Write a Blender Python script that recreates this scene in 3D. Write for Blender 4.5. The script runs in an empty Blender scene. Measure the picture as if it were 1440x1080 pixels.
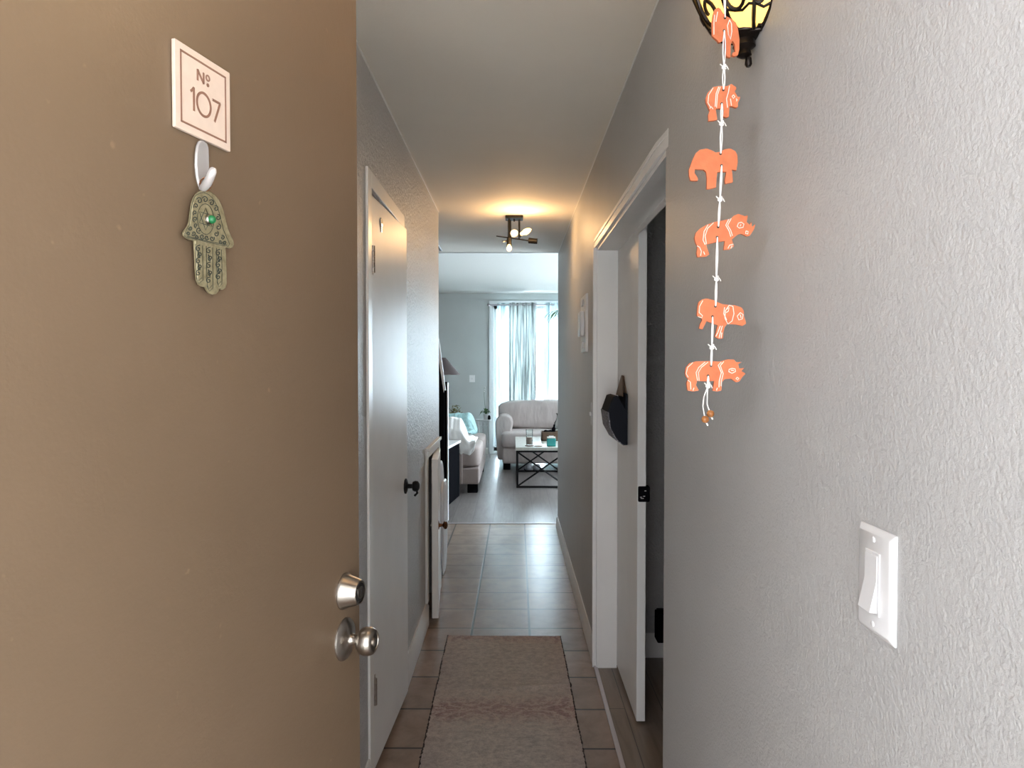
import bpy, bmesh, math, random
from mathutils import Vector, Matrix, Euler, noise
random.seed(7)
V = Vector
PI = math.pi
sc = bpy.context.scene
COL = sc.collection

# ------------------------------------------------------------------ camera
F = 1010.0
CAM = V((0, 0, 1.43))
cam_d = bpy.data.cameras.new('camera')
cam = bpy.data.objects.new('camera', cam_d)
COL.objects.link(cam)
cam.location = CAM
ROT = Euler((PI / 2 - math.atan(25 / F), 0, 0.00198), 'XYZ')
cam.rotation_euler = ROT
cam_d.sensor_width = 36
cam_d.lens = 36 * F / 1440
cam_d.clip_start = 0.02
sc.camera = cam
RM = ROT.to_matrix()


def ray(px, py):
    return RM @ V(((px - 720) / F, (540 - py) / F, -1))


def atY(px, py, Y):
    r = ray(px, py)
    return CAM + r * (Y / r.y)


def atX(px, py, X):
    r = ray(px, py)
    return CAM + r * (X / r.x)


# entry door plane (hall-side leaf, swung inward from the left jamb)
DE = V((-.2806, 1.3, 0))
DD = V((.2369, .9715, 0)).normalized()
DN = V((.9715, -.2369, 0)).normalized()


def onD(px, py, off=0.0):
    r = ray(px, py)
    e = DE + DN * off
    t = ((e - CAM).dot(DN)) / r.dot(DN)
    return CAM + r * t


# ------------------------------------------------------------------ materials
def new_mat(name):
    m = bpy.data.materials.new(name)
    m.use_nodes = True
    nt = m.node_tree
    return m, nt, nt.nodes['Principled BSDF'], nt.nodes['Material Output']


def coords(nt, scale=(1, 1, 1), rot=(0, 0, 0), loc=(0, 0, 0)):
    tc = nt.nodes.new('ShaderNodeTexCoord')
    mp = nt.nodes.new('ShaderNodeMapping')
    mp.inputs['Scale'].default_value = scale
    mp.inputs['Rotation'].default_value = rot
    mp.inputs['Location'].default_value = loc
    nt.links.new(tc.outputs['Object'], mp.inputs['Vector'])
    return mp.outputs['Vector']


def nz(nt, vec, scale, detail=2.0, rough=.5, dist=0.0):
    n = nt.nodes.new('ShaderNodeTexNoise')
    n.inputs['Scale'].default_value = scale
    n.inputs['Detail'].default_value = detail
    n.inputs['Roughness'].default_value = rough
    n.inputs['Distortion'].default_value = dist
    nt.links.new(vec, n.inputs['Vector'])
    return n.outputs['Fac']


def ramp(nt, fac, stops):
    r = nt.nodes.new('ShaderNodeValToRGB')
    el = r.color_ramp.elements
    while len(el) > 1:
        el.remove(el[0])
    el[0].position = stops[0][0]
    el[0].color = (*stops[0][1], 1)
    for p, c in stops[1:]:
        e = el.new(p)
        e.color = (*c, 1)
    nt.links.new(fac, r.inputs['Fac'])
    return r.outputs['Color']


def mix(nt, fac, a, b, mode='MIX'):
    m = nt.nodes.new('ShaderNodeMix')
    m.data_type = 'RGBA'
    m.blend_type = mode
    for sock, val in ((0, fac), (6, a), (7, b)):
        if hasattr(val, 'links') or isinstance(val, bpy.types.NodeSocket):
            nt.links.new(val, m.inputs[sock])
        elif sock == 0:
            m.inputs[0].default_value = val
        else:
            m.inputs[sock].default_value = (*val, 1)
    return m.outputs[2]


def mth(nt, op, a, b=0.0, c=None):
    m = nt.nodes.new('ShaderNodeMath')
    m.operation = op
    for i, val in enumerate((a, b) if c is None else (a, b, c)):
        if isinstance(val, bpy.types.NodeSocket):
            nt.links.new(val, m.inputs[i])
        else:
            m.inputs[i].default_value = val
    return m.outputs[0]


def bump(nt, bsdf, h, strength, dist):
    b = nt.nodes.new('ShaderNodeBump')
    b.inputs['Strength'].default_value = strength
    b.inputs['Distance'].default_value = dist
    nt.links.new(h, b.inputs['Height'])
    nt.links.new(b.outputs['Normal'], bsdf.inputs['Normal'])


def simple(name, col, rough=.5, metal=0.0, bs=0, bd=.001, bst=.5, var=0.0, vs=8, stretch=(1, 1, 1), spec=.5):
    m, nt, b, o = new_mat(name)
    b.inputs['Base Color'].default_value = (*col, 1)
    b.inputs['Roughness'].default_value = rough
    b.inputs['Metallic'].default_value = metal
    b.inputs['Specular IOR Level'].default_value = spec
    if bs or var:
        vec = coords(nt, stretch)
    if bs:
        bump(nt, b, nz(nt, vec, bs, 3), bst, bd)
    if var:
        f = nz(nt, vec, vs, 4)
        c = ramp(nt, f, [(.3, tuple(x * (1 - var) for x in col)), (.7, tuple(min(1, x * (1 + var)) for x in col))])
        nt.links.new(c, b.inputs['Base Color'])
    return m


def emis(name, col, strength):
    m, nt, b, o = new_mat(name)
    b.inputs['Base Color'].default_value = (*col, 1)
    b.inputs['Emission Color'].default_value = (*col, 1)
    b.inputs['Emission Strength'].default_value = strength
    return m


def wall_mat(name, col, rough=.42, bs=.75, bd=.0024, fs=1.0):
    m, nt, b, o = new_mat(name)
    vec = coords(nt)
    b.inputs['Roughness'].default_value = rough
    n1 = nz(nt, vec, 2.3, 4)
    c = ramp(nt, n1, [(.3, tuple(x * .96 for x in col)), (.7, tuple(x * 1.04 for x in col))])
    nt.links.new(c, b.inputs['Base Color'])
    b.inputs['Specular IOR Level'].default_value = .38
    a = nz(nt, vec, 210 * fs, 3, .55)
    d = nz(nt, vec, 85 * fs, 2, .5)
    h = mth(nt, 'ADD', mth(nt, 'MULTIPLY', a, .8), mth(nt, 'MULTIPLY', d, .5))
    bump(nt, b, h, bs, bd)
    return m


M_WALL = wall_mat('grey_wall_paint', (.44, .437, .435), .36, 1.0, .010, .45)
M_FARW = wall_mat('grey_wall_paint_daylit', (.55, .58, .57), .5)  # same grey paint as the hall, cool daylight put into its colour
M_ENTRY = wall_mat('grey_entry_wall_paint', (.465, .462, .46), .45)
M_CEIL = simple('ceiling_paint', (.74, .70, .63), .8, bs=120, bd=.0008, var=.03, vs=2)
M_LCEIL = simple('living_ceiling_paint', (.66, .66, .63), .8, bs=120, bd=.0008)
M_WHITE = simple('white_gloss_paint', (.80, .80, .79), .36, spec=.35, bs=14, bd=.002, bst=.25, var=.03, vs=5)
M_TRIMW = simple('white_trim_paint', (.80, .79, .76), .3, bs=30, bd=.001, bst=.2)
M_BASE = simple('baseboard_paint', (.68, .67, .655), .35)
M_PLASTIC = simple('white_plastic', (.66, .66, .67), .28)
M_BRIGHT = simple('bright_white_paint', (.88, .88, .88), .4)
M_BLACK = simple('black_metal', (.0025, .0025, .003), .5, spec=.2)
M_BLACKM = simple('black_matte', (.006, .006, .007), .9, spec=0)
M_NAVY = simple('blue_black_cloth', (.012, .014, .020), .8, spec=.15)
M_NICKEL = simple('brushed_nickel', (.40, .365, .325), .28, 1.0, bs=60, bd=.0003, bst=.15, stretch=(1, 1, 12))
M_DARKK = simple('dark_keyway', (.03, .028, .026), .4, .6)
M_BRONZE = simple('bronze_knob', (.16, .075, .035), .25, .8)
M_IRON = simple('dark_iron', (.022, .016, .013), .35, .7)
M_AMBER = emis('amber_glass', (1.0, .62, .16), 1.0)
M_BULB = emis('warm_bulb', (1.0, .74, .36), 1.1)
M_CREAM = simple('cream_plaque', (.62, .50, .41), .45, var=.04, vs=60)
M_ROSEB = simple('rose_brown_ink', (.24, .125, .085), .5)
M_CLEAR = None
M_TERRA = simple('terracotta', (.60, .165, .065), .7, bs=300, bd=.0004, var=.12, vs=60)
M_CHALK = simple('white_paint_line', (.85, .72, .64), .7)
M_STRING = simple('white_cotton_string', (.85, .83, .80), .9, bs=900, bd=.0005)
M_BEAD = simple('brown_wood_bead', (.36, .14, .04), .3, var=.2, vs=90)
M_GREEN = simple('green_stone', (.015, .15, .05), .3, var=.4, vs=300)
M_COPPER = simple('copper_wire', (.45, .20, .09), .3, .8)
M_SOFA = simple('beige_upholstery', (.33, .27, .25), .9, bs=500, bd=.001, var=.06, vs=12)
M_SOFA2 = simple('oatmeal_upholstery', (.52, .465, .45), .9, bs=7, bd=.05, bst=.6, stretch=(1, 1, .35), var=.06, vs=12)
M_THROW = simple('white_fleece', (.82, .81, .79), .95, bs=250, bd=.002)
M_TEAL = simple('pale_aqua_knit', (.45, .70, .72), .95, bs=180, bd=.003, stretch=(3, 1, 1), var=.18, vs=30)
M_TABLET = simple('whitewashed_wood', (.55, .54, .48), .3, var=.10, vs=6, stretch=(6, 1, 1))
M_WOODB = simple('brown_box_wood', (.14, .08, .05), .55, var=.25, vs=9)
M_TEALC = simple('teal_candle_glass', (.01, .30, .28), .2)
M_WAX = simple('taupe_wax', (.36, .26, .22), .5)
M_LEAF = simple('green_leaf', (.05, .12, .035), .45, var=.3, vs=10)
M_DRYLEAF = simple('olive_leaf', (.15, .14, .045), .6, var=.5, vs=20)
M_POT = simple('white_ceramic', (.72, .72, .70), .25)
M_SHADE = simple('dark_taupe_lampshade', (.10, .075, .075), .8, bs=400, bd=.0006)
M_GREYF = simple('grey_shoe_fabric', (.24, .25, .27), .9, var=.4, vs=18)
M_BAG = simple('white_plastic_bag', (.75, .76, .80), .35, bs=20, bd=.01, bst=.5)
M_STRAP = simple('brown_leather_strap', (.16, .10, .06), .6)
M_RUGB = simple('rug_binding', (.03, .022, .02), .9, bs=200, bd=.003)
M_METALS = simple('aluminium_strip', (.55, .52, .55), .35, .6)
M_CONC = simple('concrete', (.45, .44, .42), .9, var=.1, vs=4)
M_VENT = simple('grey_vent_metal', (.20, .20, .20), .5, .3)
M_SPECK = None


def mat_glass():
    m, nt, b, o = new_mat('window_glass')
    nt.nodes.remove(b)
    t = nt.nodes.new('ShaderNodeBsdfTransparent')
    t.inputs[0].default_value = (.96, .985, .98, 1)
    g = nt.nodes.new('ShaderNodeBsdfGlossy')
    g.inputs['Roughness'].default_value = .02
    lw = nt.nodes.new('ShaderNodeLayerWeight')
    lw.inputs[0].default_value = .15
    mx = nt.nodes.new('ShaderNodeMixShader')
    nt.links.new(lw.outputs['Fresnel'], mx.inputs[0])
    nt.links.new(t.outputs[0], mx.inputs[1])
    nt.links.new(g.outputs[0], mx.inputs[2])
    nt.links.new(mx.outputs[0], o.inputs[0])
    return m


M_GLASS = mat_glass()


def mat_clear():
    m, nt, b, o = new_mat('clear_plastic')
    b.inputs['Base Color'].default_value = (.80, .77, .76, 1)
    b.inputs['Roughness'].default_value = .15
    b.inputs['Transmission Weight'].default_value = .6
    b.inputs['Metallic'].default_value = .15
    return m


M_CLEAR = mat_clear()


def mat_tile():
    m, nt, b, o = new_mat('ceramic_floor_tile')
    vec = coords(nt, rot=(0, 0, .0055), loc=(.245, -2.652, 0))
    br = nt.nodes.new('ShaderNodeTexBrick')
    br.offset = 0
    br.squash = 1
    br.inputs['Scale'].default_value = 1
    br.inputs['Mortar Size'].default_value = .0062
    br.inputs['Mortar Smooth'].default_value = .1
    br.inputs['Brick Width'].default_value = .3106
    br.inputs['Row Height'].default_value = .3087
    br.inputs['Bias'].default_value = 0
    br.inputs['Color1'].default_value = (.26, .18, .135, 1)
    br.inputs['Color2'].default_value = (.31, .22, .165, 1)
    br.inputs['Mortar'].default_value = (.03, .022, .018, 1)
    nt.links.new(vec, br.inputs['Vector'])
    v2 = coords(nt)
    n = nz(nt, v2, 9, 7, .62, .4)
    st = ramp(nt, n, [(.32, (.58, .55, .53)), (.5, (.9, .9, .9)), (.68, (1.15, 1.15, 1.15))])
    c = mix(nt, .8, br.outputs['Color'], st, 'MULTIPLY')
    nt.links.new(c, b.inputs['Base Color'])
    b.inputs['Roughness'].default_value = .29
    h = mth(nt, 'MULTIPLY', br.outputs['Fac'], -1.0)
    bump(nt, b, h, .5, .001)
    return m


def mat_planks(name, c1, c2, w=.19, L=1.25, rough=.3, rot=PI / 2):
    m, nt, b, o = new_mat(name)
    vec = coords(nt, rot=(0, 0, rot))
    br = nt.nodes.new('ShaderNodeTexBrick')
    br.offset = .37
    br.inputs['Scale'].default_value = 1
    br.inputs['Mortar Size'].default_value = .0018
    br.inputs['Brick Width'].default_value = L
    br.inputs['Row Height'].default_value = w
    br.inputs['Color1'].default_value = (*c1, 1)
    br.inputs['Color2'].default_value = (*c2, 1)
    br.inputs['Mortar'].default_value = (.05, .04, .035, 1)
    nt.links.new(vec, br.inputs['Vector'])
    v2 = coords(nt, scale=(9, .8, 1))
    st = ramp(nt, nz(nt, v2, 3.2, 6, .6, .8), [(.3, (.72, .70, .68)), (.6, (1.08, 1.08, 1.08))])
    c = mix(nt, 1.0, br.outputs['Color'], st, 'MULTIPLY')
    nt.links.new(c, b.inputs['Base Color'])
    b.inputs['Roughness'].default_value = rough
    h = mth(nt, 'ADD', mth(nt, 'MULTIPLY', br.outputs['Fac'], -1.0), mth(nt, 'MULTIPLY', nz(nt, v2, 8, 4), .3))
    bump(nt, b, h, .35, .001)
    return m


def mat_rug():
    m, nt, b, o = new_mat('faded_runner_weave')
    vec = coords(nt)
    sx = nt.nodes.new('ShaderNodeSeparateXYZ')
    nt.links.new(vec, sx.inputs[0])
    X, Y = sx.outputs[0], sx.outputs[1]
    ax = mth(nt, 'ABSOLUTE', mth(nt, 'ADD', X, .04))
    wob = nz(nt, vec, 14, 4, .6, 1.5)
    wob2 = nz(nt, vec, 45, 3, .6, 2)
    # reddish bands across the runner, one every 0.84 m
    ph = mth(nt, 'ABSOLUTE', mth(nt, 'SUBTRACT', mth(nt, 'FRACT', mth(nt, 'DIVIDE', mth(nt, 'SUBTRACT', Y, 2.94 - .42), .84)), .5))
    d = mth(nt, 'MULTIPLY', ph, .84)
    band = nt.nodes.new('ShaderNodeMapRange')
    nt.links.new(mth(nt, 'ADD', d, mth(nt, 'MULTIPLY', mth(nt, 'SUBTRACT', wob, .5), .22)), band.inputs[0])
    band.inputs[1].default_value = .03
    band.inputs[2].default_value = .13
    band.inputs[3].default_value = 1
    band.inputs[4].default_value = 0
    side = nt.nodes.new('ShaderNodeMapRange')
    nt.links.new(ax, side.inputs[0])
    side.inputs[1].default_value = .16
    side.inputs[2].default_value = .30
    side.inputs[3].default_value = 0
    side.inputs[4].default_value = .35
    red = mth(nt, 'MINIMUM', mth(nt, 'ADD', mth(nt, 'MULTIPLY', band.outputs[0], .8), side.outputs[0]), 1.0)
    # curved scroll lines: mirrored arcs around the band centre
    cx = mth(nt, 'SUBTRACT', ax, .13)
    dy = mth(nt, 'SUBTRACT', d, .085)
    rad = mth(nt, 'SQRT', mth(nt, 'ADD', mth(nt, 'MULTIPLY', mth(nt, 'MULTIPLY', cx, cx), .5), mth(nt, 'MULTIPLY', dy, dy)))
    sc1 = mth(nt, 'SINE', mth(nt, 'ADD', mth(nt, 'MULTIPLY', rad, 170), mth(nt, 'MULTIPLY', nz(nt, vec, 20, 3, .6, 2.0), 14)))
    near = nt.nodes.new('ShaderNodeMapRange')
    nt.links.new(d, near.inputs[0])
    near.inputs[1].default_value = .08
    near.inputs[2].default_value = .22
    near.inputs[3].default_value = 1
    near.inputs[4].default_value = .12
    lines = mth(nt, 'MULTIPLY', mth(nt, 'MAXIMUM', sc1, 0.0), near.outputs[0])
    base = ramp(nt, nz(nt, coords(nt, scale=(1, 1.2, 1)), 34, 7, .85), [(.38, (.31, .275, .25)), (.65, (.60, .54, .475))])
    redc = ramp(nt, wob2, [(.35, (.17, .078, .074)), (.65, (.42, .27, .24))])
    c = mix(nt, mth(nt, 'MULTIPLY', red, .9), base, redc)
    c = mix(nt, mth(nt, 'MULTIPLY', lines, .7), c, (.55, .45, .39))
    fib = nz(nt, coords(nt, scale=(1, 3, 1)), 260, 3, .8)
    c = mix(nt, 1.0, c, ramp(nt, fib, [(.3, (.62, .62, .62)), (.7, (1.3, 1.3, 1.3))]), 'MULTIPLY')
    nt.links.new(c, b.inputs['Base Color'])
    b.inputs['Roughness'].default_value = .95
    b.inputs['Sheen Weight'].default_value = .25
    bump(nt, b, fib, .8, .003)
    return m


def mat_brown_door():
    m, nt, b, o = new_mat('brown_door_paint')
    vec = coords(nt)
    c = ramp(nt, nz(nt, vec, 2.2, 5), [(.3, (.140, .095, .058)), (.7, (.164, .111, .068))])
    spk = ramp(nt, nz(nt, vec, 46, 2), [(.74, (1, 1, 1)), (.80, (1.35, 1.35, 1.35))])
    nt.links.new(mix(nt, 1.0, c, spk, 'MULTIPLY'), b.inputs['Base Color'])
    b.inputs['Roughness'].default_value = .42
    h = mth(nt, 'ADD', mth(nt, 'MULTIPLY', nz(nt, vec, 260, 2), .5), nz(nt, vec, 60, 3))
    bump(nt, b, h, .25, .0012)
    return m


def mat_cloth(name, c1, c2, tl, bands=22, transp=0.0):
    m, nt, b, o = new_mat(name)
    vec = coords(nt, scale=(1, 1, .04))
    col = ramp(nt, nz(nt, vec, bands, 4, .6), [(.36, c1), (.6, c2)])
    nt.links.new(col, b.inputs['Base Color'])
    b.inputs['Roughness'].default_value = .9
    t = nt.nodes.new('ShaderNodeBsdfTranslucent')
    nt.links.new(col, t.inputs[0])
    mx = nt.nodes.new('ShaderNodeMixShader')
    mx.inputs[0].default_value = tl
    nt.links.new(b.outputs[0], mx.inputs[1])
    nt.links.new(t.outputs[0], mx.inputs[2])
    out = mx.outputs[0]
    if transp:
        tr = nt.nodes.new('ShaderNodeBsdfTransparent')
        m2 = nt.nodes.new('ShaderNodeMixShader')
        m2.inputs[0].default_value = transp
        nt.links.new(out, m2.inputs[1])
        nt.links.new(tr.outputs[0], m2.inputs[2])
        out = m2.outputs[0]
    nt.links.new(out, o.inputs[0])
    return m


def mat_speckle():
    m, nt, b, o = new_mat('speckled_print')
    vec = coords(nt)
    c = ramp(nt, nz(nt, vec, 130, 2), [(.5, (.10, .10, .115)), (.62, (.3, .3, .33)), (.7, (.6, .6, .62))])
    nt.links.new(c, b.inputs['Base Color'])
    b.inputs['Roughness'].default_value = .6
    return m


def mat_pewter():
    m, nt, b, o = new_mat('aged_brass_pewter')
    vec = coords(nt)
    c = ramp(nt, nz(nt, vec, 120, 5), [(.3, (.21, .18, .10)), (.7, (.36, .315, .19))])
    nt.links.new(c, b.inputs['Base Color'])
    b.inputs['Roughness'].default_value = .42
    b.inputs['Metallic'].default_value = .35
    bump(nt, b, nz(nt, vec, 500, 2), .3, .0005)
    return m


M_TILE = mat_tile()
M_WOOD = mat_planks('grey_wood_plank', (.165, .145, .138), (.205, .18, .17))
M_WOOD2 = mat_planks('taupe_wood_plank', (.20, .155, .12), (.245, .19, .15), .155)
M_RUG = mat_rug()
M_BROWN = mat_brown_door()
M_CURT = mat_cloth('pale_blue_striped_curtain', (.17, .19, .185), (.68, .72, .715), .5, 30)
M_SHEER = mat_cloth('white_sheer', (.36, .46, .48), (.82, .89, .90), .52, 14, .05)
M_SPECK = mat_speckle()
M_PEWTER = mat_pewter()
M_GROOVE = simple('dark_engraving', (.035, .045, .035), .6)


# ------------------------------------------------------------------ mesh builder
class M:
    def __init__(s):
        s.v, s.f, s.m = [], [], []

    def add(s, vs, fs, m=0):
        o = len(s.v)
        s.v += [V(p) for p in vs]
        s.f += [tuple(i + o for i in f) for f in fs]
        s.m += [m] * len(fs)
        return s

    def box(s, x0, x1, y0, y1, z0, z1, m=0):
        vs = [(x, y, z) for z in (z0, z1) for y in (y0, y1) for x in (x0, x1)]
        return s.add(vs, [(0, 2, 3, 1), (4, 5, 7, 6), (0, 1, 5, 4), (2, 6, 7, 3), (0, 4, 6, 2), (1, 3, 7, 5)], m)

    def obox(s, o, a, b, c, m=0):
        # oriented box: corner o, edge vectors a b c
        o, a, b, c = V(o), V(a), V(b), V(c)
        vs = [o + a * i + b * j + c * k for k in (0, 1) for j in (0, 1) for i in (0, 1)]
        return s.add(vs, [(0, 2, 3, 1), (4, 5, 7, 6), (0, 1, 5, 4), (2, 6, 7, 3), (0, 4, 6, 2), (1, 3, 7, 5)], m)

    def ext(s, pts, vec, m=0):
        n = len(pts)
        vec = V(vec)
        a = [V(p) for p in pts]
        b = [p + vec for p in a]
        fs = [tuple(range(n)), tuple(range(2 * n - 1, n - 1, -1))]
        fs += [(i, n + i, n + (i + 1) % n, (i + 1) % n) for i in range(n)]
        return s.add(a + b, fs, m)

    def tube(s, path, r, m=0, n=8, closed=False, flat=None):
        P = [V(p) for p in path]
        k = len(P)
        rs = r if isinstance(r, (list, tuple)) else [r] * k
        vs, fs = [], []
        t0 = (P[1] - P[0]).normalized()
        up = V((0, 0, 1)) if abs(t0.z) < .9 else V((1, 0, 0))
        nrm = t0.cross(up).normalized()
        for i in range(k):
            if closed:
                t = (P[(i + 1) % k] - P[i - 1])
            else:
                t = P[min(i + 1, k - 1)] - P[max(i - 1, 0)]
            if t.length < 1e-9:
                t = t0
            t = t.normalized()
            nrm = (nrm - t * nrm.dot(t))
            if nrm.length < 1e-6:
                nrm = t.cross(V((.3, .5, .8)))
            nrm.normalize()
            bn = t.cross(nrm)
            for j in range(n):
                a = 2 * PI * j / n
                vs.append(P[i] + (nrm * math.cos(a) + bn * math.sin(a)) * rs[i])
        rng = k if closed else k - 1
        for i in range(rng):
            for j in range(n):
                i2 = (i + 1) % k
                fs.append((i * n + j, i * n + (j + 1) % n, i2 * n + (j + 1) % n, i2 * n + j))
        if not closed:
            fs.append(tuple(range(n - 1, -1, -1)))
            fs.append(tuple((k - 1) * n + j for j in range(n)))
        return s.add(vs, fs, m)

    def lathe(s, prof, org, axis=(0, 0, 1), m=0, n=24, a0=0, a1=2 * PI, ref=None):
        ax = V(axis).normalized()
        if ref is None:
            ref = V((1, 0, 0)) if abs(ax.x) < .9 else V((0, 0, 1))
        u = (V(ref) - ax * V(ref).dot(ax)).normalized()
        w = ax.cross(u)
        org = V(org)
        full = abs(a1 - a0 - 2 * PI) < 1e-6
        cols = n if full else n + 1
        vs = []
        for r, h in prof:
            for j in range(cols):
                a = a0 + (a1 - a0) * j / n
                vs.append(org + ax * h + (u * math.cos(a) + w * math.sin(a)) * max(r, 1e-5))
        fs = []
        for i in range(len(prof) - 1):
            for j in range(n):
                j2 = (j + 1) % cols
                fs.append((i * cols + j, i * cols + j2, (i + 1) * cols + j2, (i + 1) * cols + j))
        if full:
            if prof[0][0] > 1e-4:
                fs.append(tuple(range(cols - 1, -1, -1)))
            if prof[-1][0] > 1e-4:
                fs.append(tuple((len(prof) - 1) * cols + j for j in range(cols)))
        return s.add(vs, fs, m)

    def blob(s, c, size, e=.35, m=0, nu=28, nv=16, wr=0.0, ws=6.0, rot=0.0, squash=None):
        # super-ellipsoid cushion; size = full extents
        c = V(c)
        hx, hy, hz = size[0] / 2, size[1] / 2, size[2] / 2

        def sp(x, p):
            return math.copysign(abs(x) ** p, x)
        R = Matrix.Rotation(rot, 3, 'Z')
        vs = []
        for i in range(nv + 1):
            b = -PI / 2 + PI * i / nv
            for j in range(nu):
                a = 2 * PI * j / nu
                p = V((hx * sp(math.cos(b), e) * sp(math.cos(a), e), hy * sp(math.cos(b), e) * sp(math.sin(a), e), hz * sp(math.sin(b), e)))
                if squash:
                    p = squash(p)
                if wr:
                    q = c + p
                    d = noise.noise(q * ws) * wr
                    p = p * (1 + d / max(p.length, .05))
                vs.append(c + R @ p)
        fs = []
        for i in range(nv):
            for j in range(nu):
                fs.append((i * nu + j, i * nu + (j + 1) % nu, (i + 1) * nu + (j + 1) % nu, (i + 1) * nu + j))
        return s.add(vs, fs, m)

    def grid(s, fn, nu, nv, m=0):
        vs = [fn(i / nu, j / nv) for j in range(nv + 1) for i in range(nu + 1)]
        fs = [(j * (nu + 1) + i, j * (nu + 1) + i + 1, (j + 1) * (nu + 1) + i + 1, (j + 1) * (nu + 1) + i) for j in range(nv) for i in range(nu)]
        return s.add(vs, fs, m)


def W(o):
    p = V((0, 0, 0))
    while o is not None:
        p += o.location
        o = o.parent
    return p


def put(name, mb, mats, parent=None, bevel=0.0, seg=2, solid=0.0, sub=0, origin=None, sharp=38, label=None, weld=True):
    if not isinstance(mats, (list, tuple)):
        mats = [mats]
    if parent is None:
        if origin is None:
            xs = [p.x for p in mb.v]
            ys = [p.y for p in mb.v]
            zs = [p.z for p in mb.v]
            origin = V(((min(xs) + max(xs)) / 2, (min(ys) + max(ys)) / 2, min(zs)))
        off = V(origin)
    else:
        off = W(parent)
    me = bpy.data.meshes.new(name)
    me.from_pydata([p - off for p in mb.v], [], mb.f)
    for mt in mats:
        me.materials.append(mt)
    me.polygons.foreach_set('material_index', mb.m)
    bm = bmesh.new()
    bm.from_mesh(me)
    if weld:
        bmesh.ops.remove_doubles(bm, verts=bm.verts, dist=1e-6)
    bmesh.ops.recalc_face_normals(bm, faces=bm.faces)
    for f in bm.faces:
        f.smooth = True
    for e in bm.edges:
        e.smooth = len(e.link_faces) == 2 and e.calc_face_angle(0) < math.radians(sharp)
    bm.to_mesh(me)
    bm.free()
    o = bpy.data.objects.new(name, me)
    COL.objects.link(o)
    if parent is None:
        o.location = off
    else:
        o.parent = parent
    if solid:
        md = o.modifiers.new('solid', 'SOLIDIFY')
        md.thickness = solid
        md.offset = 0
    if bevel:
        md = o.modifiers.new('bevel', 'BEVEL')
        md.width = bevel
        md.segments = seg
        md.limit_method = 'ANGLE'
        md.angle_limit = math.radians(40)
    if sub:
        md = o.modifiers.new('sub', 'SUBSURF')
        md.levels = sub
        md.render_levels = sub
    if label:
        o['label'] = label
    return o


def tag(o, label, cat, group=None, kind=None):
    o['label'] = label
    o['category'] = cat
    if group:
        o['group'] = group
    if kind:
        o['kind'] = kind
    return o


def thing(name, loc, label, cat, group=None, kind=None):
    o = bpy.data.objects.new(name, None)
    COL.objects.link(o)
    o.location = loc
    o.empty_display_size = .05
    return tag(o, label, cat, group, kind)


def struct(name, mb, mat, label=None, cat=None, **k):
    k.setdefault('origin', (0, 0, 0))
    o = put(name, mb, mat, **k)
    o['kind'] = 'structure'
    if label:
        o['label'] = label
        o['category'] = cat
    return o


# ------------------------------------------------------------------ key dimensions
XL, XR = -.481, .392          # hall wall faces
CZ = 2.42                     # hall ceiling
LZ = 2.61                     # living-room ceiling
YE = .42                      # inner face of the front wall
YL = 4.63                     # end of left hall wall
YR = 6.33                     # end of right hall wall
YF = 11.7                     # far wall

# ------------------------------------------------------------------ floors and ceilings
m = M().box(-3.2, .385, YE - .12, 6.49, -.05, 0)
struct('floor', m, M_TILE, 'brown square ceramic tile floor of the hallway', 'floor')
m = M().box(-3.2, 3.1, 6.49, YF + .1, -.05, 0)
m2 = M().box(.395, 2.6, YE, 3.6, -.05, .002)
struct('floor', m, M_WOOD, 'grey wood plank floor of the bright living room', 'floor')
struct('floor', m2, M_WOOD2, 'brown wood plank floor inside the doorway on the right', 'floor')
m = M().box(-.75, XR, 6.478, 6.502, .0, .006)
struct('trim_1', m, M_METALS, 'thin metal strip between hallway tiles and living room planks', 'floor strip', bevel=.002)
m = M().box(.381, .399, 1.86, 3.38, .0, .008)
struct('trim_2', m, M_METALS, 'long metal threshold strip beside tiles at the right doorway', 'floor strip', bevel=.002)
m = M().box(-3.2, 2.6, YE - .12, YR - .03, CZ, CZ + .08)
struct('ceiling', m, M_CEIL, 'dull beige hallway ceiling', 'ceiling')
m = M().box(-3.2, 3.1, YR - .03, YF + .1, LZ, LZ + .08).box(-3.2, 3.1, YR - .06, YR - .03, CZ, LZ + .08)
struct('ceiling', m, M_LCEIL, 'bright white living room ceiling', 'ceiling')

# ------------------------------------------------------------------ walls
TL = .1
CDa, CDb, CDz = 2.412, 3.07, 2.02          # closet door opening
LDa, LDb, LDz = 3.95, 4.50, .925          # low cupboard opening
m = M()
m.box(XL - TL, XL, YE, CDa, 0, CZ)
m.box(XL - TL, XL, CDa, CDb, CDz, CZ)
m.box(XL - TL, XL, CDb, LDa, 0, CZ)
m.box(XL - TL, XL, LDa, LDb, LDz, CZ)
m.box(XL - TL, XL, LDb, YL, 0, CZ)
struct('wall_left', m, M_WALL, weld=False)
# closets behind the left wall (back, partition, end)
m = M()
m.box(-1.35, -1.25, YE, YL, 0, CZ)
m.box(-1.25, XL - TL, 3.4, 3.46, 0, CZ)
m.box(-3.2, XL - TL, YL - .1, YL, 0, CZ)
struct('wall_closet', m, M_WALL, weld=False)
m = M()
m.box(XR, .49, YE, 1.86, 0, CZ)
m.box(XR, .49, 1.86, 3.38, 1.985, CZ)
m.box(XR, .49, 3.38, YR, 0, CZ)
m.box(.49, .60, 3.5, YR, 0, CZ)
struct('wall_right', m, M_ENTRY, weld=False)
m = M().box(.53, 2.6, 3.5, 3.6, 0, CZ)
m.box(2.5, 2.6, YE, 3.5, 0, CZ)
struct('wall_room', m, M_WALL, weld=False)
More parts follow.
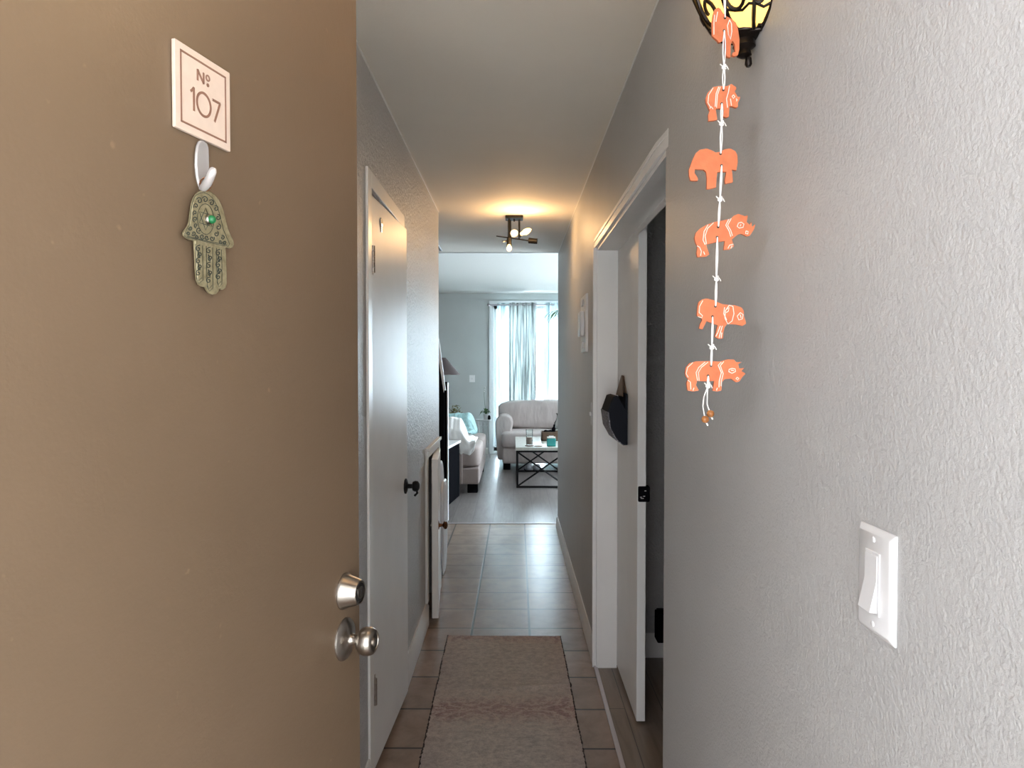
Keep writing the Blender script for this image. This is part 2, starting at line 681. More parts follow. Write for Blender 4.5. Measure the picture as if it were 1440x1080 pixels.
# front wall with the entry doorway (behind the view)
m = M()
m.box(-3.3, -.515, YE - .12, YE, 0, CZ)
m.box(XR + .002, 2.6, YE - .12, YE, 0, CZ)
m.box(-.515, XR + .002, YE - .12, YE, 2.15, CZ)
struct('wall_front', m, M_WALL, weld=False)
# living room
WX0, WX1, WZ1 = -.34, 1.9, 2.44
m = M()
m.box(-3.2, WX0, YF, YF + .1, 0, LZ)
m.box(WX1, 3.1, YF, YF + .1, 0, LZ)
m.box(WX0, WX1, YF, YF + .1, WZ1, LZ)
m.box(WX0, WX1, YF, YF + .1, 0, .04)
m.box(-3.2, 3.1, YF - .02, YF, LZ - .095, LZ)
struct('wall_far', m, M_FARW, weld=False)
struct('wall_side', M().box(-3.3, -3.2, YE, YF + .1, 0, LZ), M_WALL, weld=False)
m = M()
m.box(3.0, 3.1, YR - .1, 7.6, 0, LZ).box(3.0, 3.1, 10.6, YF + .1, 0, LZ)
m.box(3.0, 3.1, 7.6, 10.6, 0, .5).box(3.0, 3.1, 7.6, 10.6, 2.3, LZ)
struct('wall_east', m, M_WALL, weld=False)
m = M()
for a, b in ((7.6, 7.66), (9.07, 9.13), (10.54, 10.6)):
    m.box(3.02, 3.08, a, b, .5, 2.3)
m.box(3.02, 3.08, 7.6, 10.6, .5, .56).box(3.02, 3.08, 7.6, 10.6, 2.24, 2.3)
w2_ = thing('window_added_fill', (3.05, 9.1, .5), 'wide unseen side window added to light the living room', 'window', kind='structure')  # out of view, added to brighten the living room and far wall
put('window_frame', m, M_PLASTIC, w2_, weld=False)
put('pane', M().box(3.048, 3.052, 7.66, 9.07, .56, 2.24).box(3.048, 3.052, 9.13, 10.54, .56, 2.24), M_GLASS, w2_, weld=False)
struct('wall_return', M().box(.49, 3.0, YR - .06, YR + .04, 0, LZ), M_WALL)

# ------------------------------------------------------------------ baseboards
def bb(m, p0, p1, nrm, h=.13, t=.014):
    p0, p1, n = V(p0), V(p1), V(nrm)
    prof = [(0, 0), (t, 0), (t, h * .80), (t * .55, h * .88), (t * .45, h), (0, h)]
    pts = [p0 + n * a + V((0, 0, b)) for a, b in prof]
    m.ext(pts, p1 - p0)
m = M()
bb(m, (XL, YE, 0), (XL, 2.345, 0), (1, 0, 0))
bb(m, (XL, 3.13, 0), (XL, LDa - .005, 0), (1, 0, 0))
bb(m, (XL, LDb + .06, 0), (XL, YL, 0), (1, 0, 0))
struct('baseboard_left', m, M_BASE)
m = M()
bb(m, (XR, YE, 0), (XR, 1.86, 0), (-1, 0, 0), .105)
bb(m, (XR, 3.43, 0), (XR, YR, 0), (-1, 0, 0), .105)
struct('baseboard_right', m, M_BASE)
m = M()
bb(m, (.54, 3.5, 0), (2.5, 3.5, 0), (0, -1, 0), .12)
struct('baseboard_room', m, M_WHITE)
m = M()
bb(m, (-3.2, YF, 0), (WX0 - .07, YF, 0), (0, -1, 0), .10)
struct('baseboard_far', m, M_TRIMW)

# caulk beads along the hall ceiling
m = M().box(XL, XL + .005, YE, YL, CZ - .005, CZ)
struct('trim_3', m, M_TRIMW)
m = M().box(XR - .004, XR, YE, YR - .06, CZ - .004, CZ)
struct('trim_4', m, M_TRIMW)

# ------------------------------------------------------------------ door casings
m = M()
m.box(XL, XL + .009, 2.345, 2.408, 0, CDz + .06)
m.box(XL, XL + .009, 3.073, 3.13, 0, CDz + .06)
m.box(XL, XL + .009, 2.408, 3.073, CDz + .005, CDz + .06)
m.box(XL - TL, XL, CDa - .002, CDa + .004, 0, CDz)
struct('trim_5', m, M_TRIMW, 'white casing around the closet door on the left', 'door casing', weld=False, bevel=.002)
m = M()
m.box(XL, XL + .014, LDa - .058, LDa, .132, LDz + .05)
m.box(XL, XL + .014, LDb, LDb + .06, .132, LDz + .05)
m.box(XL, XL + .014, LDa, LDb, LDz, LDz + .05)
m.box(XL, XL + .024, LDa - .06, LDb + .06, LDz + .04, LDz + .058)
struct('trim_6', m, M_TRIMW, 'white frame around the low cupboard opening on the left', 'door casing', weld=False, bevel=.002)
# right opening: header mouldings, far stile, far jamb, lintel
m = M()
for a, b, t in ((1.985, 2.003, .010), (2.003, 2.018, .006), (2.018, 2.032, .009)):
    m.ext([(XR, 1.832, a), (XR - .001, 1.832, a), (XR - t, 1.95, a), (XR - t, 3.425, a), (XR, 3.425, a)], (0, 0, b - a))
for a, b, t in ((3.38, 3.395, .017), (3.395, 3.41, .011), (3.41, 3.425, .015)):
    m.box(XR - t, XR, a, b, 0, 1.985)
m.box(XR, .489, 3.365, 3.38, .002, 1.985)
m.box(XR, .489, 1.86, 3.38, 1.970, 1.985)
m.box(.486, .489, 1.86, 2.83, 1.945, 1.985)
struct('trim_7', m, M_WHITE, 'white moulded casing and jamb of the right doorway', 'door casing', weld=False, bevel=.0015)
m = M()
m.box(-.545, -.515, YE - .14, YE - .002, 0, 2.2)
m.box(-.515, -.503, YE - .12, YE - .03, 0, 2.15)
m.box(-.515, XR, YE - .14, YE - .12, 2.15, 2.2)
struct('trim_8', m, M_BROWN, weld=False)

# ------------------------------------------------------------------ entry door (brown)
h0 = DE - DD * .90
door = thing('door_1', (h0.x, h0.y, 0), 'brown painted entry door standing open at the left edge', 'door', kind='structure')
m = M().obox(h0 + V((0, 0, .012)) - DN * .042, DD * .90, DN * .042, V((0, 0, 2.12)))
put('door_panel', m, M_BROWN, door, bevel=.002)

def cyl_on_door(px, py):
    return onD(px, py)
c = onD(484.5, 831)
m = M().lathe([(.0315, 0), (.0315, .002), (.0285, .005), (.0225, .026), (.0205, .030), (.018, .0305), (.018, .0285), (.0001, .0285)], c, DN, 0, 40)
lock = put('deadbolt', m, M_NICKEL, door, label='brushed nickel deadbolt above the knob')
m = M().lathe([(.0165, .0286), (.0165, .0300), (.012, .0302), (.0001, .0302)], c, DN, 0, 28)
put('lock_ring', m, M_DARKK, lock)
m = M().lathe([(.0105, .030), (.0105, .0315), (.0001, .0318)], c, DN, 0, 24)
k0 = c + DN * .0319
m.obox(k0 - DD * .0012 - V((0, 0, .006)), DD * .0024, V((0, 0, .012)), DN * .0006, 1)
put('keyhole', m, [M_NICKEL, M_DARKK], lock)
c = onD(484.5, 898.5)
m = M().lathe([(.0365, 0), (.0365, .0015), (.0345, .004), (.022, .009), (.013, .012), (.010, .016), (.0092, .024), (.0105, .027)], c, DN, 0, 44)
knob = put('door_knob', m, M_NICKEL, door, label='round brushed nickel door knob')
m = M().lathe([(.0105, .0265), (.017, .029), (.0225, .034), (.0245, .041), (.0242, .048), (.0215, .0545), (.0190, .0565), (.0150, .0572), (.0145, .0560), (.0001, .0555)], c, DN, 0, 44)
ball = put('knob_ball', m, M_NICKEL, knob)
m = M().lathe([(.0075, .0556), (.0075, .0585), (.006, .0590), (.0001, .0590)], c, DN, 0, 20)
k0 = c + DN * .0591
m.obox(k0 - DD * .001 - V((0, 0, .0035)), DD * .002, V((0, 0, .007)), DN * .0004, 1)
put('keyhole', m, [M_NICKEL, M_DARKK], knob)

# ------------------------------------------------------------------ number plaque
T = .0045
tl, tr, br_, bl = (239.6, 55.6), (317.9, 101.6), (317.9, 212.3), (240.9, 179.9)
corn = [onD(*p) for p in (tl, tr, br_, bl)]
zc = (corn[0].z + corn[3].z) / 2
O = (corn[0] + corn[3]) / 2
Hh = (corn[0].z - corn[3].z + corn[1].z - corn[2].z) / 4
Ww = (corn[1] - corn[0]).dot(DD)
Cp = V(((corn[0].x + corn[1].x) / 2, (corn[0].y + corn[1].y) / 2, sum(p.z for p in corn) / 4))


def pl(a, b, off=0.0):            # plaque frame, a b in -1..1
    return Cp + DD * (a * Ww / 2) + V((0, 0, b * Hh)) + DN * off


plaque = thing('number_plaque', pl(0, -1), 'cream square plaque reading No 107 on the brown door', 'sign')
rr = .03
pts = []
for cx, cy, a0 in ((1 - rr, 1 - rr, 0), (-1 + rr, 1 - rr, 90), (-1 + rr, -1 + rr, 180), (1 - rr, -1 + rr, 270)):
    for k in range(5):
        a = math.radians(a0 + k * 22.5)
        pts.append(pl(cx + rr * math.cos(a), cy + rr * math.sin(a), .001))
put('plate', M().ext(pts, DN * T), M_CREAM, plaque, bevel=.0006)
m = M()
s, w_ = .83, .022
for a0, a1, b0, b1 in ((-s, s, s - 2 * w_, s), (-s, s, -s, -s + 2 * w_), (-s, -s + 2 * w_, -s, s), (s - 2 * w_, s, -s, s)):
    q0 = pl(a0, b0, T + .001)
    m.obox(q0, pl(a1, b0, T + .001) - q0, pl(a0, b1, T + .001) - q0, DN * .0006)
put('border_line', m, M_ROSEB, plaque, weld=False)


def stroke(m, pts, w, off, mapf, closed=False, h=.0007, mi=0):
    # flat ribbon along a 2-D polyline in a plane frame
    P = [V((a, b, 0)) for a, b in pts]
    n = len(P)
    L, R = [], []
    for i in range(n):
        if closed:
            t = P[(i + 1) % n] - P[i - 1]
        else:
            t = P[min(i + 1, n - 1)] - P[max(0, i - 1)]
        t.normalize()
        q = V((-t.y, t.x, 0)) * w / 2
        L.append(P[i] + q)
        R.append(P[i] - q)
    vs = [mapf(p.x, p.y, off) for p in L] + [mapf(p.x, p.y, off) for p in R] + [mapf(p.x, p.y, off + h) for p in L] + [mapf(p.x, p.y, off + h) for p in R]
    fs = []
    for i in range(n if closed else n - 1):
        j = (i + 1) % n
        fs += [(2 * n + i, 2 * n + j, 3 * n + j, 3 * n + i), (i, j, 2 * n + j, 2 * n + i), (n + i, 3 * n + i, 3 * n + j, n + j)]
    m.add(vs, fs, mi)


def arc(cx, cy, rx, ry, a0=0, a1=360, n=32):
    return [(cx + rx * math.cos(math.radians(a0 + (a1 - a0) * i / n)), cy + ry * math.sin(math.radians(a0 + (a1 - a0) * i / n))) for i in range(n + 1)]


m = M()
to = T + .001
sw = .052
# N
stroke(m, [(-.235, .33), (-.235, .60)], sw, to, pl)
stroke(m, [(-.235, .60), (-.02, .33)], sw, to, pl)
stroke(m, [(-.02, .33), (-.02, .60)], sw, to, pl)
# raised underlined o
stroke(m, arc(.135, .53, .062, .062)[:-1], .036, to, pl, True)
stroke(m, arc(.135, .36, .022, .022, n=12)[:-1], .045, to, pl, True)
# 107
sw = .058
stroke(m, [(-.50, -.02), (-.44, .03), (-.37, .11)], sw, to, pl)
stroke(m, [(-.375, .12), (-.375, -.44)], sw, to, pl)
stroke(m, arc(-.02, -.165, .25, .275, n=48)[:-1], sw, to, pl, True)
stroke(m, [(.29, .075), (.60, .075)], sw, to, pl)
stroke(m, [(.59, .08), (.37, -.45)], sw, to, pl)
put('lettering', m, M_ROSEB, plaque, weld=False, label='brown raised characters No 107')

# ------------------------------------------------------------------ adhesive hook
def cr3(p, ox=235, oy=190, k=10.8):
    return (ox + p[0] / k, oy + p[1] / k)


outl = [(480, 80), (530, 88), (570, 125), (595, 200), (603, 330), (603, 480), (600, 600), (590, 700), (575, 790), (545, 835), (505, 845), (470, 810), (440, 730), (415, 600), (403, 450), (408, 280), (425, 160), (450, 100)]
hk = [onD(*cr3(p), .0015) for p in outl]
base = min(hk, key=lambda p: p.z)
hook = thing('adhesive_hook', base, 'clear plastic adhesive hook on the brown door under the plaque', 'hook')
put('back_plate', M().ext(hk, DN * .004), M_CLEAR, hook, bevel=.0015)
ctr = [(520, 815), (545, 800), (590, 770), (635, 690), (665, 610), (690, 550), (718, 495)]
offs = [.006, .012, .019, .025, .029, .031, .032]
path = []
for p, o in zip(ctr, offs):
    path.append(onD(*cr3(p), o))
put('hook_arm', M().tube(path, [.0045, .0052, .0056, .0055, .0052, .005, .0038], 0, 12), M_CLEAR, hook, sub=1)

# ------------------------------------------------------------------ hamsa pendant
def ch(p, off=0.0):
    return onD(250 + p[0] / 6.75, 260 + p[1] / 6.75, off)


out_h = [(215, 55), (250, 55), (290, 68), (330, 95), (365, 140), (390, 190), (410, 240), (425, 300), (440, 360), (455, 420), (480, 480), (505, 530), (512, 565), (498, 595), (470, 605), (440, 600), (430, 603), (436, 700), (440, 820), (442, 940), (430, 980), (405, 998), (385, 990), (372, 985), (365, 1010), (345, 1035), (318, 1042), (285, 1030), (258, 1000), (248, 975), (235, 965), (215, 968), (185, 950), (165, 910), (155, 800), (148, 650), (140, 535), (120, 525), (95, 525), (60, 505), (35, 475), (35, 450), (55, 425), (80, 390), (95, 350), (100, 300), (110, 240), (118, 180), (135, 125), (160, 85), (190, 62)]
HO = .007
hb = [ch(p, HO) for p in out_h]
ham = thing('hamsa_pendant', min(hb, key=lambda p: p.z), 'aged metal hand shaped pendant with green stone hanging on the door hook', 'pendant')
put('hand_plate', M().ext(hb, DN * .004), M_PEWTER, ham, bevel=.001)
m = M()
chm = lambda a, b, o: ch((a, b), o)
TO = HO + .004


def inset(pts, k, cx, cy):
    return [(cx + (x - cx) * k, cy + (y - cy) * k) for x, y in pts]


def spiral(cx, cy, r, a0, turns=1.25, cw=1, tail=None):
    pts = []
    n = 16
    for i in range(n + 1):
        t = i / n
        rad = r * (1 - .80 * t)
        a = math.radians(a0) + cw * t * turns * 2 * PI
        pts.append((cx + rad * math.cos(a) * .85, cy + rad * math.sin(a)))
    if tail:
        pts.insert(0, tail)
    return pts


# rim line round the palm and cross line
palm = [(215, 75), (250, 75), (290, 90), (325, 120), (355, 165), (378, 215), (398, 280), (415, 350), (435, 430), (465, 500), (492, 560), (480, 582), (440, 578), (300, 548), (160, 512), (80, 498), (60, 470), (85, 420), (110, 380), (118, 320), (125, 250), (138, 170), (165, 105)]
stroke(m, palm, 5, TO, chm, True, .0004)
stroke(m, [(90, 487), (300, 538), (470, 570)], 6, TO, chm, False, .0004)
ring = [(265 + 78 * math.cos(a / 24 * 2 * PI), 325 + 145 * math.sin(a / 24 * 2 * PI) + 10 * math.cos(a / 24 * 2 * PI)) for a in range(24)]
stroke(m, ring, 6, TO, chm, True, .0004)
# six-pointed star
for s_ in (0, 1):
    tri = []
    for k in range(3):
        a = math.radians(90 + 120 * k + 60 * s_)
        tri.append((265 + 70 * math.cos(a), 325 + 105 * math.sin(a) + 22 * math.cos(a)))
    tri = [tuple(V(tri[k]).lerp(V(tri[(k + 1) % 3]), j / 4)) for k in range(3) for j in range(4)]
    stroke(m, tri, 6, TO, chm, True, .0004)
# scrolls round the palm
sp = [(205, 150, 30, 200, 1), (260, 140, 30, 200, 1), (320, 170, 28, 220, 1), (362, 225, 26, 240, 1), (382, 310, 27, 260, 1), (385, 400, 27, 270, 1), (365, 465, 24, 300, 1), (325, 508, 24, 330, 1), (275, 500, 22, 20, 1), (232, 490, 24, 30, 1), (200, 430, 28, 60, 1), (172, 385, 20, 80, 1), (165, 325, 25, 100, 1), (162, 265, 22, 110, 1), (172, 200, 24, 140, 1),
      (120, 410, 20, 180, -1), (150, 460, 22, 150, -1), (100, 465, 18, 180, 1), (425, 500, 20, 240, 1), (445, 545, 18, 200, -1), (405, 540, 16, 20, 1), (180, 490, 18, 0, 1)]
for cx, cy, r, a0, cw in sp:
    stroke(m, spiral(cx, cy, r * 1.12, a0, 1.2, cw), 10, TO, chm, False, .0004)
# finger outlines and their scrolls
for xa, xb, y0, y1, sl in ((160, 245, 560, 925, .12), (262, 340, 580, 1000, .1), (358, 425, 600, 960, .1)):
    xm = (xa + xb) / 2
    cap = [(xa + 8, y0), (xa + 12, (y0 + y1) / 2), (xa + 18, y1 - 30), (xm, y1 + 10), (xb - 6, y1 - 20), (xb - 6, (y0 + y1) / 2), (xb - 10, y0 + 15)]
    stroke(m, cap, 5, TO, chm, False, .0004)
    cap = [(xa + 16, y1 - 50), (xm - 5, y1 - 15), (xb - 16, y1 - 45)]
    stroke(m, cap, 5, TO, chm, False, .0004)
    for k in range(5):
        yy = y0 + 45 + k * (y1 - y0 - 110) / 4.4
        stroke(m, spiral(xm + (8 if k % 2 else -8), yy, 28, 90 if k % 2 else 270, 1.2, 1 if k % 2 else -1, (xm + (-10 if k % 2 else 10), yy - 34)), 9, TO, chm, False, .0004)
put('engraving', m, M_GROOVE, ham, weld=False, label='dark engraved scrolls and six pointed star')
cst = ch((285, 330), TO)
put('stone_setting', M().lathe([(.0062, 0), (.0062, .003), (.0052, .0045), (.0045, .0045)], cst, DN, 0, 24), M_NICKEL, ham)
put('stone', M().lathe([(.0050, .003), (.0050, .0065), (.0040, .009), (.002, .0102), (.0001, .0105)], cst, DN, 0, 24), M_GREEN, ham, label='green stone')
lp = []
e0 = ch((262, 62), .009)
e1 = onD(*cr3((590, 640)), .022)
for k in range(25):
    a = 2 * PI * k / 24
    cc = (e0 + e1) / 2
    lp.append(cc + (e1 - e0) * .5 * math.cos(a) + DN * (.008 * math.sin(a)))
put('hanging_loop', M().tube(lp[:-1], .0008, 0, 8, True), M_COPPER, ham, label='thin copper loop')

# ------------------------------------------------------------------ hanging animal chime
YC = 1.07


def c4(p, dy=0.0):
    return atY(930 + p[0] / 3.6, p[1] / 3.6, YC + dy)


def c5(p, dy=0.0):
    return atY(930 + p[0] / 3.376, 290 + p[1] / 3.376, YC + dy)


top = atY(1016, -95, YC)
chime = thing('animal_chime', c5((222, 1040)), 'string of six terracotta animals with two wooden beads hanging from the wall lamp', 'wall hanging')
animals = [
    ('elephant_charm', c4, [(262, 75), (270, 48), (288, 38), (300, 45), (318, 75), (335, 85), (355, 95), (378, 115), (388, 145), (396, 200), (395, 250), (388, 278), (370, 285), (357, 278), (362, 265), (375, 262), (372, 225), (360, 205), (352, 225), (350, 290), (330, 285), (325, 262), (320, 200), (308, 205), (302, 212), (290, 215), (285, 205), (268, 190), (258, 180), (256, 120)],
     [[(270, 75), (266, 120), (266, 175)], [(345, 100), (335, 130), (340, 175), (350, 200), (357, 160), (355, 120), (345, 100)], [(285, 60), (276, 110)]], [(322, 90), (318, 155)]),
    ('rhino_charm', c4, [(225, 500), (235, 470), (262, 440), (290, 436), (330, 436), (345, 430), (355, 425), (365, 432), (378, 440), (380, 450), (372, 462), (388, 492), (398, 488), (398, 500), (388, 520), (388, 540), (378, 545), (360, 538), (345, 538), (342, 590), (330, 595), (312, 590), (318, 552), (290, 548), (275, 552), (280, 580), (283, 605), (265, 610), (240, 612), (238, 580), (246, 560), (235, 535), (227, 518)],
     [[(262, 445), (240, 480), (236, 520), (250, 545)], [(290, 440), (277, 475), (272, 540)], [(298, 440), (284, 480), (279, 545)], [(345, 435), (340, 465), (330, 500), (335, 545)], [(350, 500), (355, 535)], [(365, 480), (372, 490), (365, 498), (358, 488), (365, 480)], [(245, 550), (252, 540), (262, 552)], [(378, 500), (384, 505), (380, 512)]], [(314, 455), (306, 525)]),
    ('elephant_charm', c4, [(140, 860), (158, 810), (175, 775), (195, 758), (230, 752), (258, 762), (275, 772), (300, 768), (320, 755), (350, 752), (375, 765), (385, 785), (387, 820), (380, 862), (357, 858), (360, 885), (362, 922), (325, 930), (322, 915), (330, 870), (305, 868), (283, 872), (280, 900), (277, 948), (240, 957), (230, 955), (232, 905), (228, 870), (215, 858), (170, 856), (168, 875), (180, 893), (186, 905), (184, 915), (160, 915), (148, 912), (142, 890)],
     [], [(300, 778), (305, 838)]),
    ('rhino_charm', c5, [(158, 150), (165, 125), (185, 105), (215, 88), (250, 75), (300, 65), (330, 60), (345, 45), (365, 36), (400, 48), (408, 42), (410, 50), (405, 75), (420, 88), (428, 75), (430, 98), (447, 85), (440, 110), (420, 140), (405, 142), (380, 130), (362, 135), (335, 158), (345, 190), (325, 205), (297, 207), (302, 165), (255, 172), (212, 182), (220, 205), (228, 228), (215, 238), (172, 242), (168, 225), (172, 190), (162, 170)],
     [[(222, 88), (203, 120), (198, 160), (208, 182)], [(248, 78), (220, 105), (208, 140), (214, 180)], [(320, 62), (306, 90), (322, 118), (330, 145)], [(332, 58), (315, 90), (330, 115), (338, 140)], [(380, 76), (392, 85), (388, 100), (370, 104), (360, 96), (366, 80), (380, 76)], [(378, 86), (374, 95)], [(402, 117), (412, 120), (410, 132), (400, 130), (402, 117)], [(170, 188), (182, 195), (190, 215), (186, 235)], [(200, 215), (206, 230)], [(316, 200), (324, 185), (342, 180)], [(330, 200), (336, 188)]], [(270, 98), (265, 147)]),
    ('hippo_charm', c5, [(170, 520), (172, 480), (178, 455), (195, 442), (215, 438), (245, 445), (290, 465), (320, 468), (350, 470), (380, 480), (392, 498), (392, 520), (400, 545), (402, 558), (385, 568), (360, 562), (335, 560), (312, 560), (300, 575), (295, 600), (292, 628), (272, 630), (255, 620), (262, 590), (268, 565), (240, 555), (215, 545), (205, 565), (195, 585), (180, 580), (185, 560), (195, 540), (190, 530)],
     [[(197, 448), (182, 475), (180, 505), (196, 520), (192, 530), (174, 524)], [(322, 470), (305, 495), (302, 530), (316, 560), (336, 545), (345, 510), (340, 475), (322, 470)], [(300, 480), (296, 510), (310, 540)], [(310, 490), (322, 480), (318, 498), (308, 505)], [(375, 505), (388, 515), (384, 535), (368, 540), (360, 522), (375, 505)], [(375, 515), (378, 530)], [(280, 568), (268, 600), (258, 618)], [(290, 568), (280, 600), (274, 625)], [(287, 600), (284, 625)]], [(257, 475), (243, 524)]),
    ('rhino_charm', c5, [(113, 790), (118, 765), (135, 745), (165, 736), (240, 735), (280, 738), (315, 727), (345, 728), (355, 740), (382, 740), (365, 750), (370, 770), (395, 768), (380, 782), (400, 795), (385, 810), (370, 832), (355, 836), (330, 818), (300, 822), (288, 835), (285, 875), (265, 880), (244, 876), (252, 830), (210, 832), (170, 830), (165, 850), (178, 875), (150, 880), (125, 875), (120, 840), (128, 820), (117, 808)],
     [[(150, 742), (125, 765), (118, 795), (128, 812)], [(208, 740), (178, 765), (165, 790), (172, 828)], [(222, 740), (190, 765), (176, 790), (180, 828)], [(285, 740), (270, 755), (285, 790), (275, 830), (274, 860)], [(297, 737), (280, 757), (294, 795), (285, 830), (284, 855)], [(335, 770), (350, 772), (352, 785), (335, 793), (320, 785), (322, 774), (335, 770)], [(330, 778), (344, 780)], [(360, 812), (368, 818), (362, 825), (354, 818), (360, 812)], [(125, 825), (138, 835), (140, 870)], [(150, 875), (155, 862)], [(262, 875), (266, 862)]], [(236, 757), (222, 805)])]
holes = []
for nm, fn, pts, lines, hl in animals:
    m = M()
    m.ext([fn(p, .0) for p in pts], (0, .005, 0), 0)
    for ln in lines:
        m.tube([fn(p, -.0002) for p in ln], .0007, 1, 5)
    for hp in hl:
        c = fn(hp, -.0003)
        m.lathe([(.0020, 0), (.0020, .0008), (.0001, .0008)], c, (0, 1, 0), 2, 12)
    put(nm, m, [M_TERRA, M_CHALK, M_DARKK], chime, weld=False)
    holes.append([fn(h, -.001) for h in hl])
m = M()


def two(a, b, sep, knot=None, r=.0009):
    # doubled string from a to b with an optional knot part way
    n = 10
    for s_ in (-1, 1):
        pts = []
        for i in range(n + 1):
            t = i / n
            p = a.lerp(b, t)
            w = sep * math.sin(PI * t)
            if knot:
                w = sep * abs(math.sin(PI * min(1, t / knot))) if t < knot else sep * abs(math.sin(PI * (t - knot) / (1 - knot)))
            p = p + V((s_ * w, -.0012, 0))
            pts.append(p)
        m.tube(pts, r, 0, 6)
    if knot:
        kc = a.lerp(b, knot) + V((0, -.001, 0))
        for q in range(3):
            lp = []
            for i in range(13):
                a_ = 2 * PI * i / 12
                lp.append(kc + V((.0028 * math.cos(a_), .0016 * math.sin(a_), .0022 * math.sin(a_ + q) + (q - 1) * .0014)))
            m.tube(lp, .0010, 0, 6)
        m.tube([kc, kc + V((.004, -.001, .001)), kc + V((.0065, -.001, -.004 + .002 * (len(m.v) % 3)))], .0008, 0, 6)
        m.tube([kc, kc + V((-.004, -.001, .002)), kc + V((-.006, -.001, .004))], .0008, 0, 6)


two(top, holes[0][0], .0018)
two(holes[0][1], holes[1][0], .0018, .62)
two(holes[1][1], holes[2][0], .0014, .40)
two(holes[2][1], holes[3][0], .0011, .55)
two(holes[3][1], holes[4][0], .0012, .60)
two(holes[4][1], holes[5][0], .0009, .62)
kn = c5((220, 856), -.001)
two(holes[5][1], kn, .001, .9)
b1, b2 = c5((208, 1012), -.001), c5((233, 985), -.001)
m.tube([kn, c5((202, 905), -.001), c5((197, 950), -.001), b1], .0009, 0, 6)
m.tube([kn, c5((218, 900), -.001), c5((217, 940), -.001), b2], .0009, 0, 6)
m.tube([b1, c5((215, 1030), -.001), c5((220, 1042), -.001)], .0013, 0, 6)
m.tube([b2, c5((238, 1002), -.001), c5((243, 1012), -.001)], .0013, 0, 6)
put('string', m, M_STRING, chime, weld=False, label='white knotted cotton string')
for b_ in (b1, b2):
    mb_ = M().lathe([(.0012, -.0052), (.0036, -.0046), (.0055, -.002), (.0058, 0), (.0055, .002), (.0036, .0046), (.0012, .0052)], b_, (.2, 0, 1), 0, 20)
    put('wooden_bead', mb_, M_BEAD, chime)

# ------------------------------------------------------------------ wall lamp
SC = V((XR, 1.175, 1.962))
lamp = thing('wall_lamp', (XR, 1.175, 1.93), 'amber glass wall lamp with dark iron scrollwork at the top right', 'lamp')
prof = [(.022, .0), (.045, .004), (.062, .014), (.074, .028), (.083, .044), (.095, .075), (.108, .11), (.118, .15), (.122, .19)]
ref = V((0, 1, 0))
# half bowl: angles sweep from +Y round through -X to -Y
m = M().lathe(prof, SC, (0, 0, 1), 0, 28, 0, PI, V((0, 1, 0)))
m.grid(lambda u, v: SC + V((-.0005, (2 * u - 1) * prof[int(round(v * (len(prof) - 1)))][0], prof[int(round(v * (len(prof) - 1)))][1])), 2, len(prof) - 1)
bowl = put('glass_bowl', m, M_AMBER, lamp)


def sconce(a, t, off=.002):
    # a in 0..1 sweep angle, t in 0..1 along the profile
    k = t * (len(prof) - 1)
    i = min(int(k), len(prof) - 2)
    f = k - i
    r = prof[i][0] * (1 - f) + prof[i + 1][0] * f + off
    h = prof[i][1] * (1 - f) + prof[i + 1][1] * f
    an = a * PI
    return SC + V((-math.sin(an) * r, math.cos(an) * r, h))


m = M()
for a in (0.02, .22, .44, .66, .86, .98):
    m.tube([sconce(a + .03 * math.sin(t / 12 * PI), t / 12) for t in range(13)], .0032, 0, 6)
for a, t, r, d in ((.13, .42, .10, 1), (.33, .45, .12, -1), (.55, .42, .13, 1), (.76, .45, .11, -1), (.92, .40, .06, 1), (.33, .8, .1, 1), (.55, .8, .1, -1), (.76, .8, .1, 1)):
    pts = []
    for i in range(22):
        q = i / 21
        rad = r * (1 - .8 * q)
        an = d * q * 2.6 * PI + PI / 2
        pts.append(sconce(a + rad * math.cos(an) * .8, min(1, max(0, t + rad * math.sin(an) * 2.0)), .003))
    m.tube(pts, .0030, 0, 6)
m.tube([sconce(i / 20, .30 + .03 * math.sin(i * 1.9)) for i in range(21)], .0024, 0, 6)
m.tube([sconce(i / 20, 1.0) for i in range(21)], .005, 0, 8)
m.tube([sconce(i / 20, .02) for i in range(21)], .004, 0, 8)
put('iron_scrollwork', m, M_IRON, lamp, weld=False, label='dark iron scrollwork')
m = M().lathe([(.005, -.034), (.012, -.030), (.010, -.022), (.018, -.016), (.016, -.006), (.028, .000), (.032, .010), (.020, .018)], SC + V((-.019, 0, 0)), (0, 0, 1), 0, 20)
m.lathe([(.0035, -.048), (.006, -.044), (.005, -.034)], SC + V((-.012, 0, 0)), (0, 0, 1), 0, 12)
m.box(XR - .010, XR - .001, 1.135, 1.215, 1.962, 2.15)
put('bracket', m, M_IRON, lamp, weld=False, label='dark iron bracket and finial')

# ------------------------------------------------------------------ light switches
sw1 = atX(1214, 802, XR)
sw2 = atX(1261, 835, XR)
ya, yb = sw1.y, sw2.y
zm = (atX(1238, 735 + 13, XR).z + atX(1238, 890, XR).z) / 2
Hs = .0575
ycen = (ya + yb) / 2
hw = .0375
s1 = thing('light_switch', (XR, ycen, zm - Hs), 'large white rocker light switch on the right wall nearest the viewer', 'light switch')
m = M()
pr = [(hw, 0), (hw, .002), (hw - .006, .0058), (-hw + .006, .0058), (-hw, .002), (-hw, 0)]
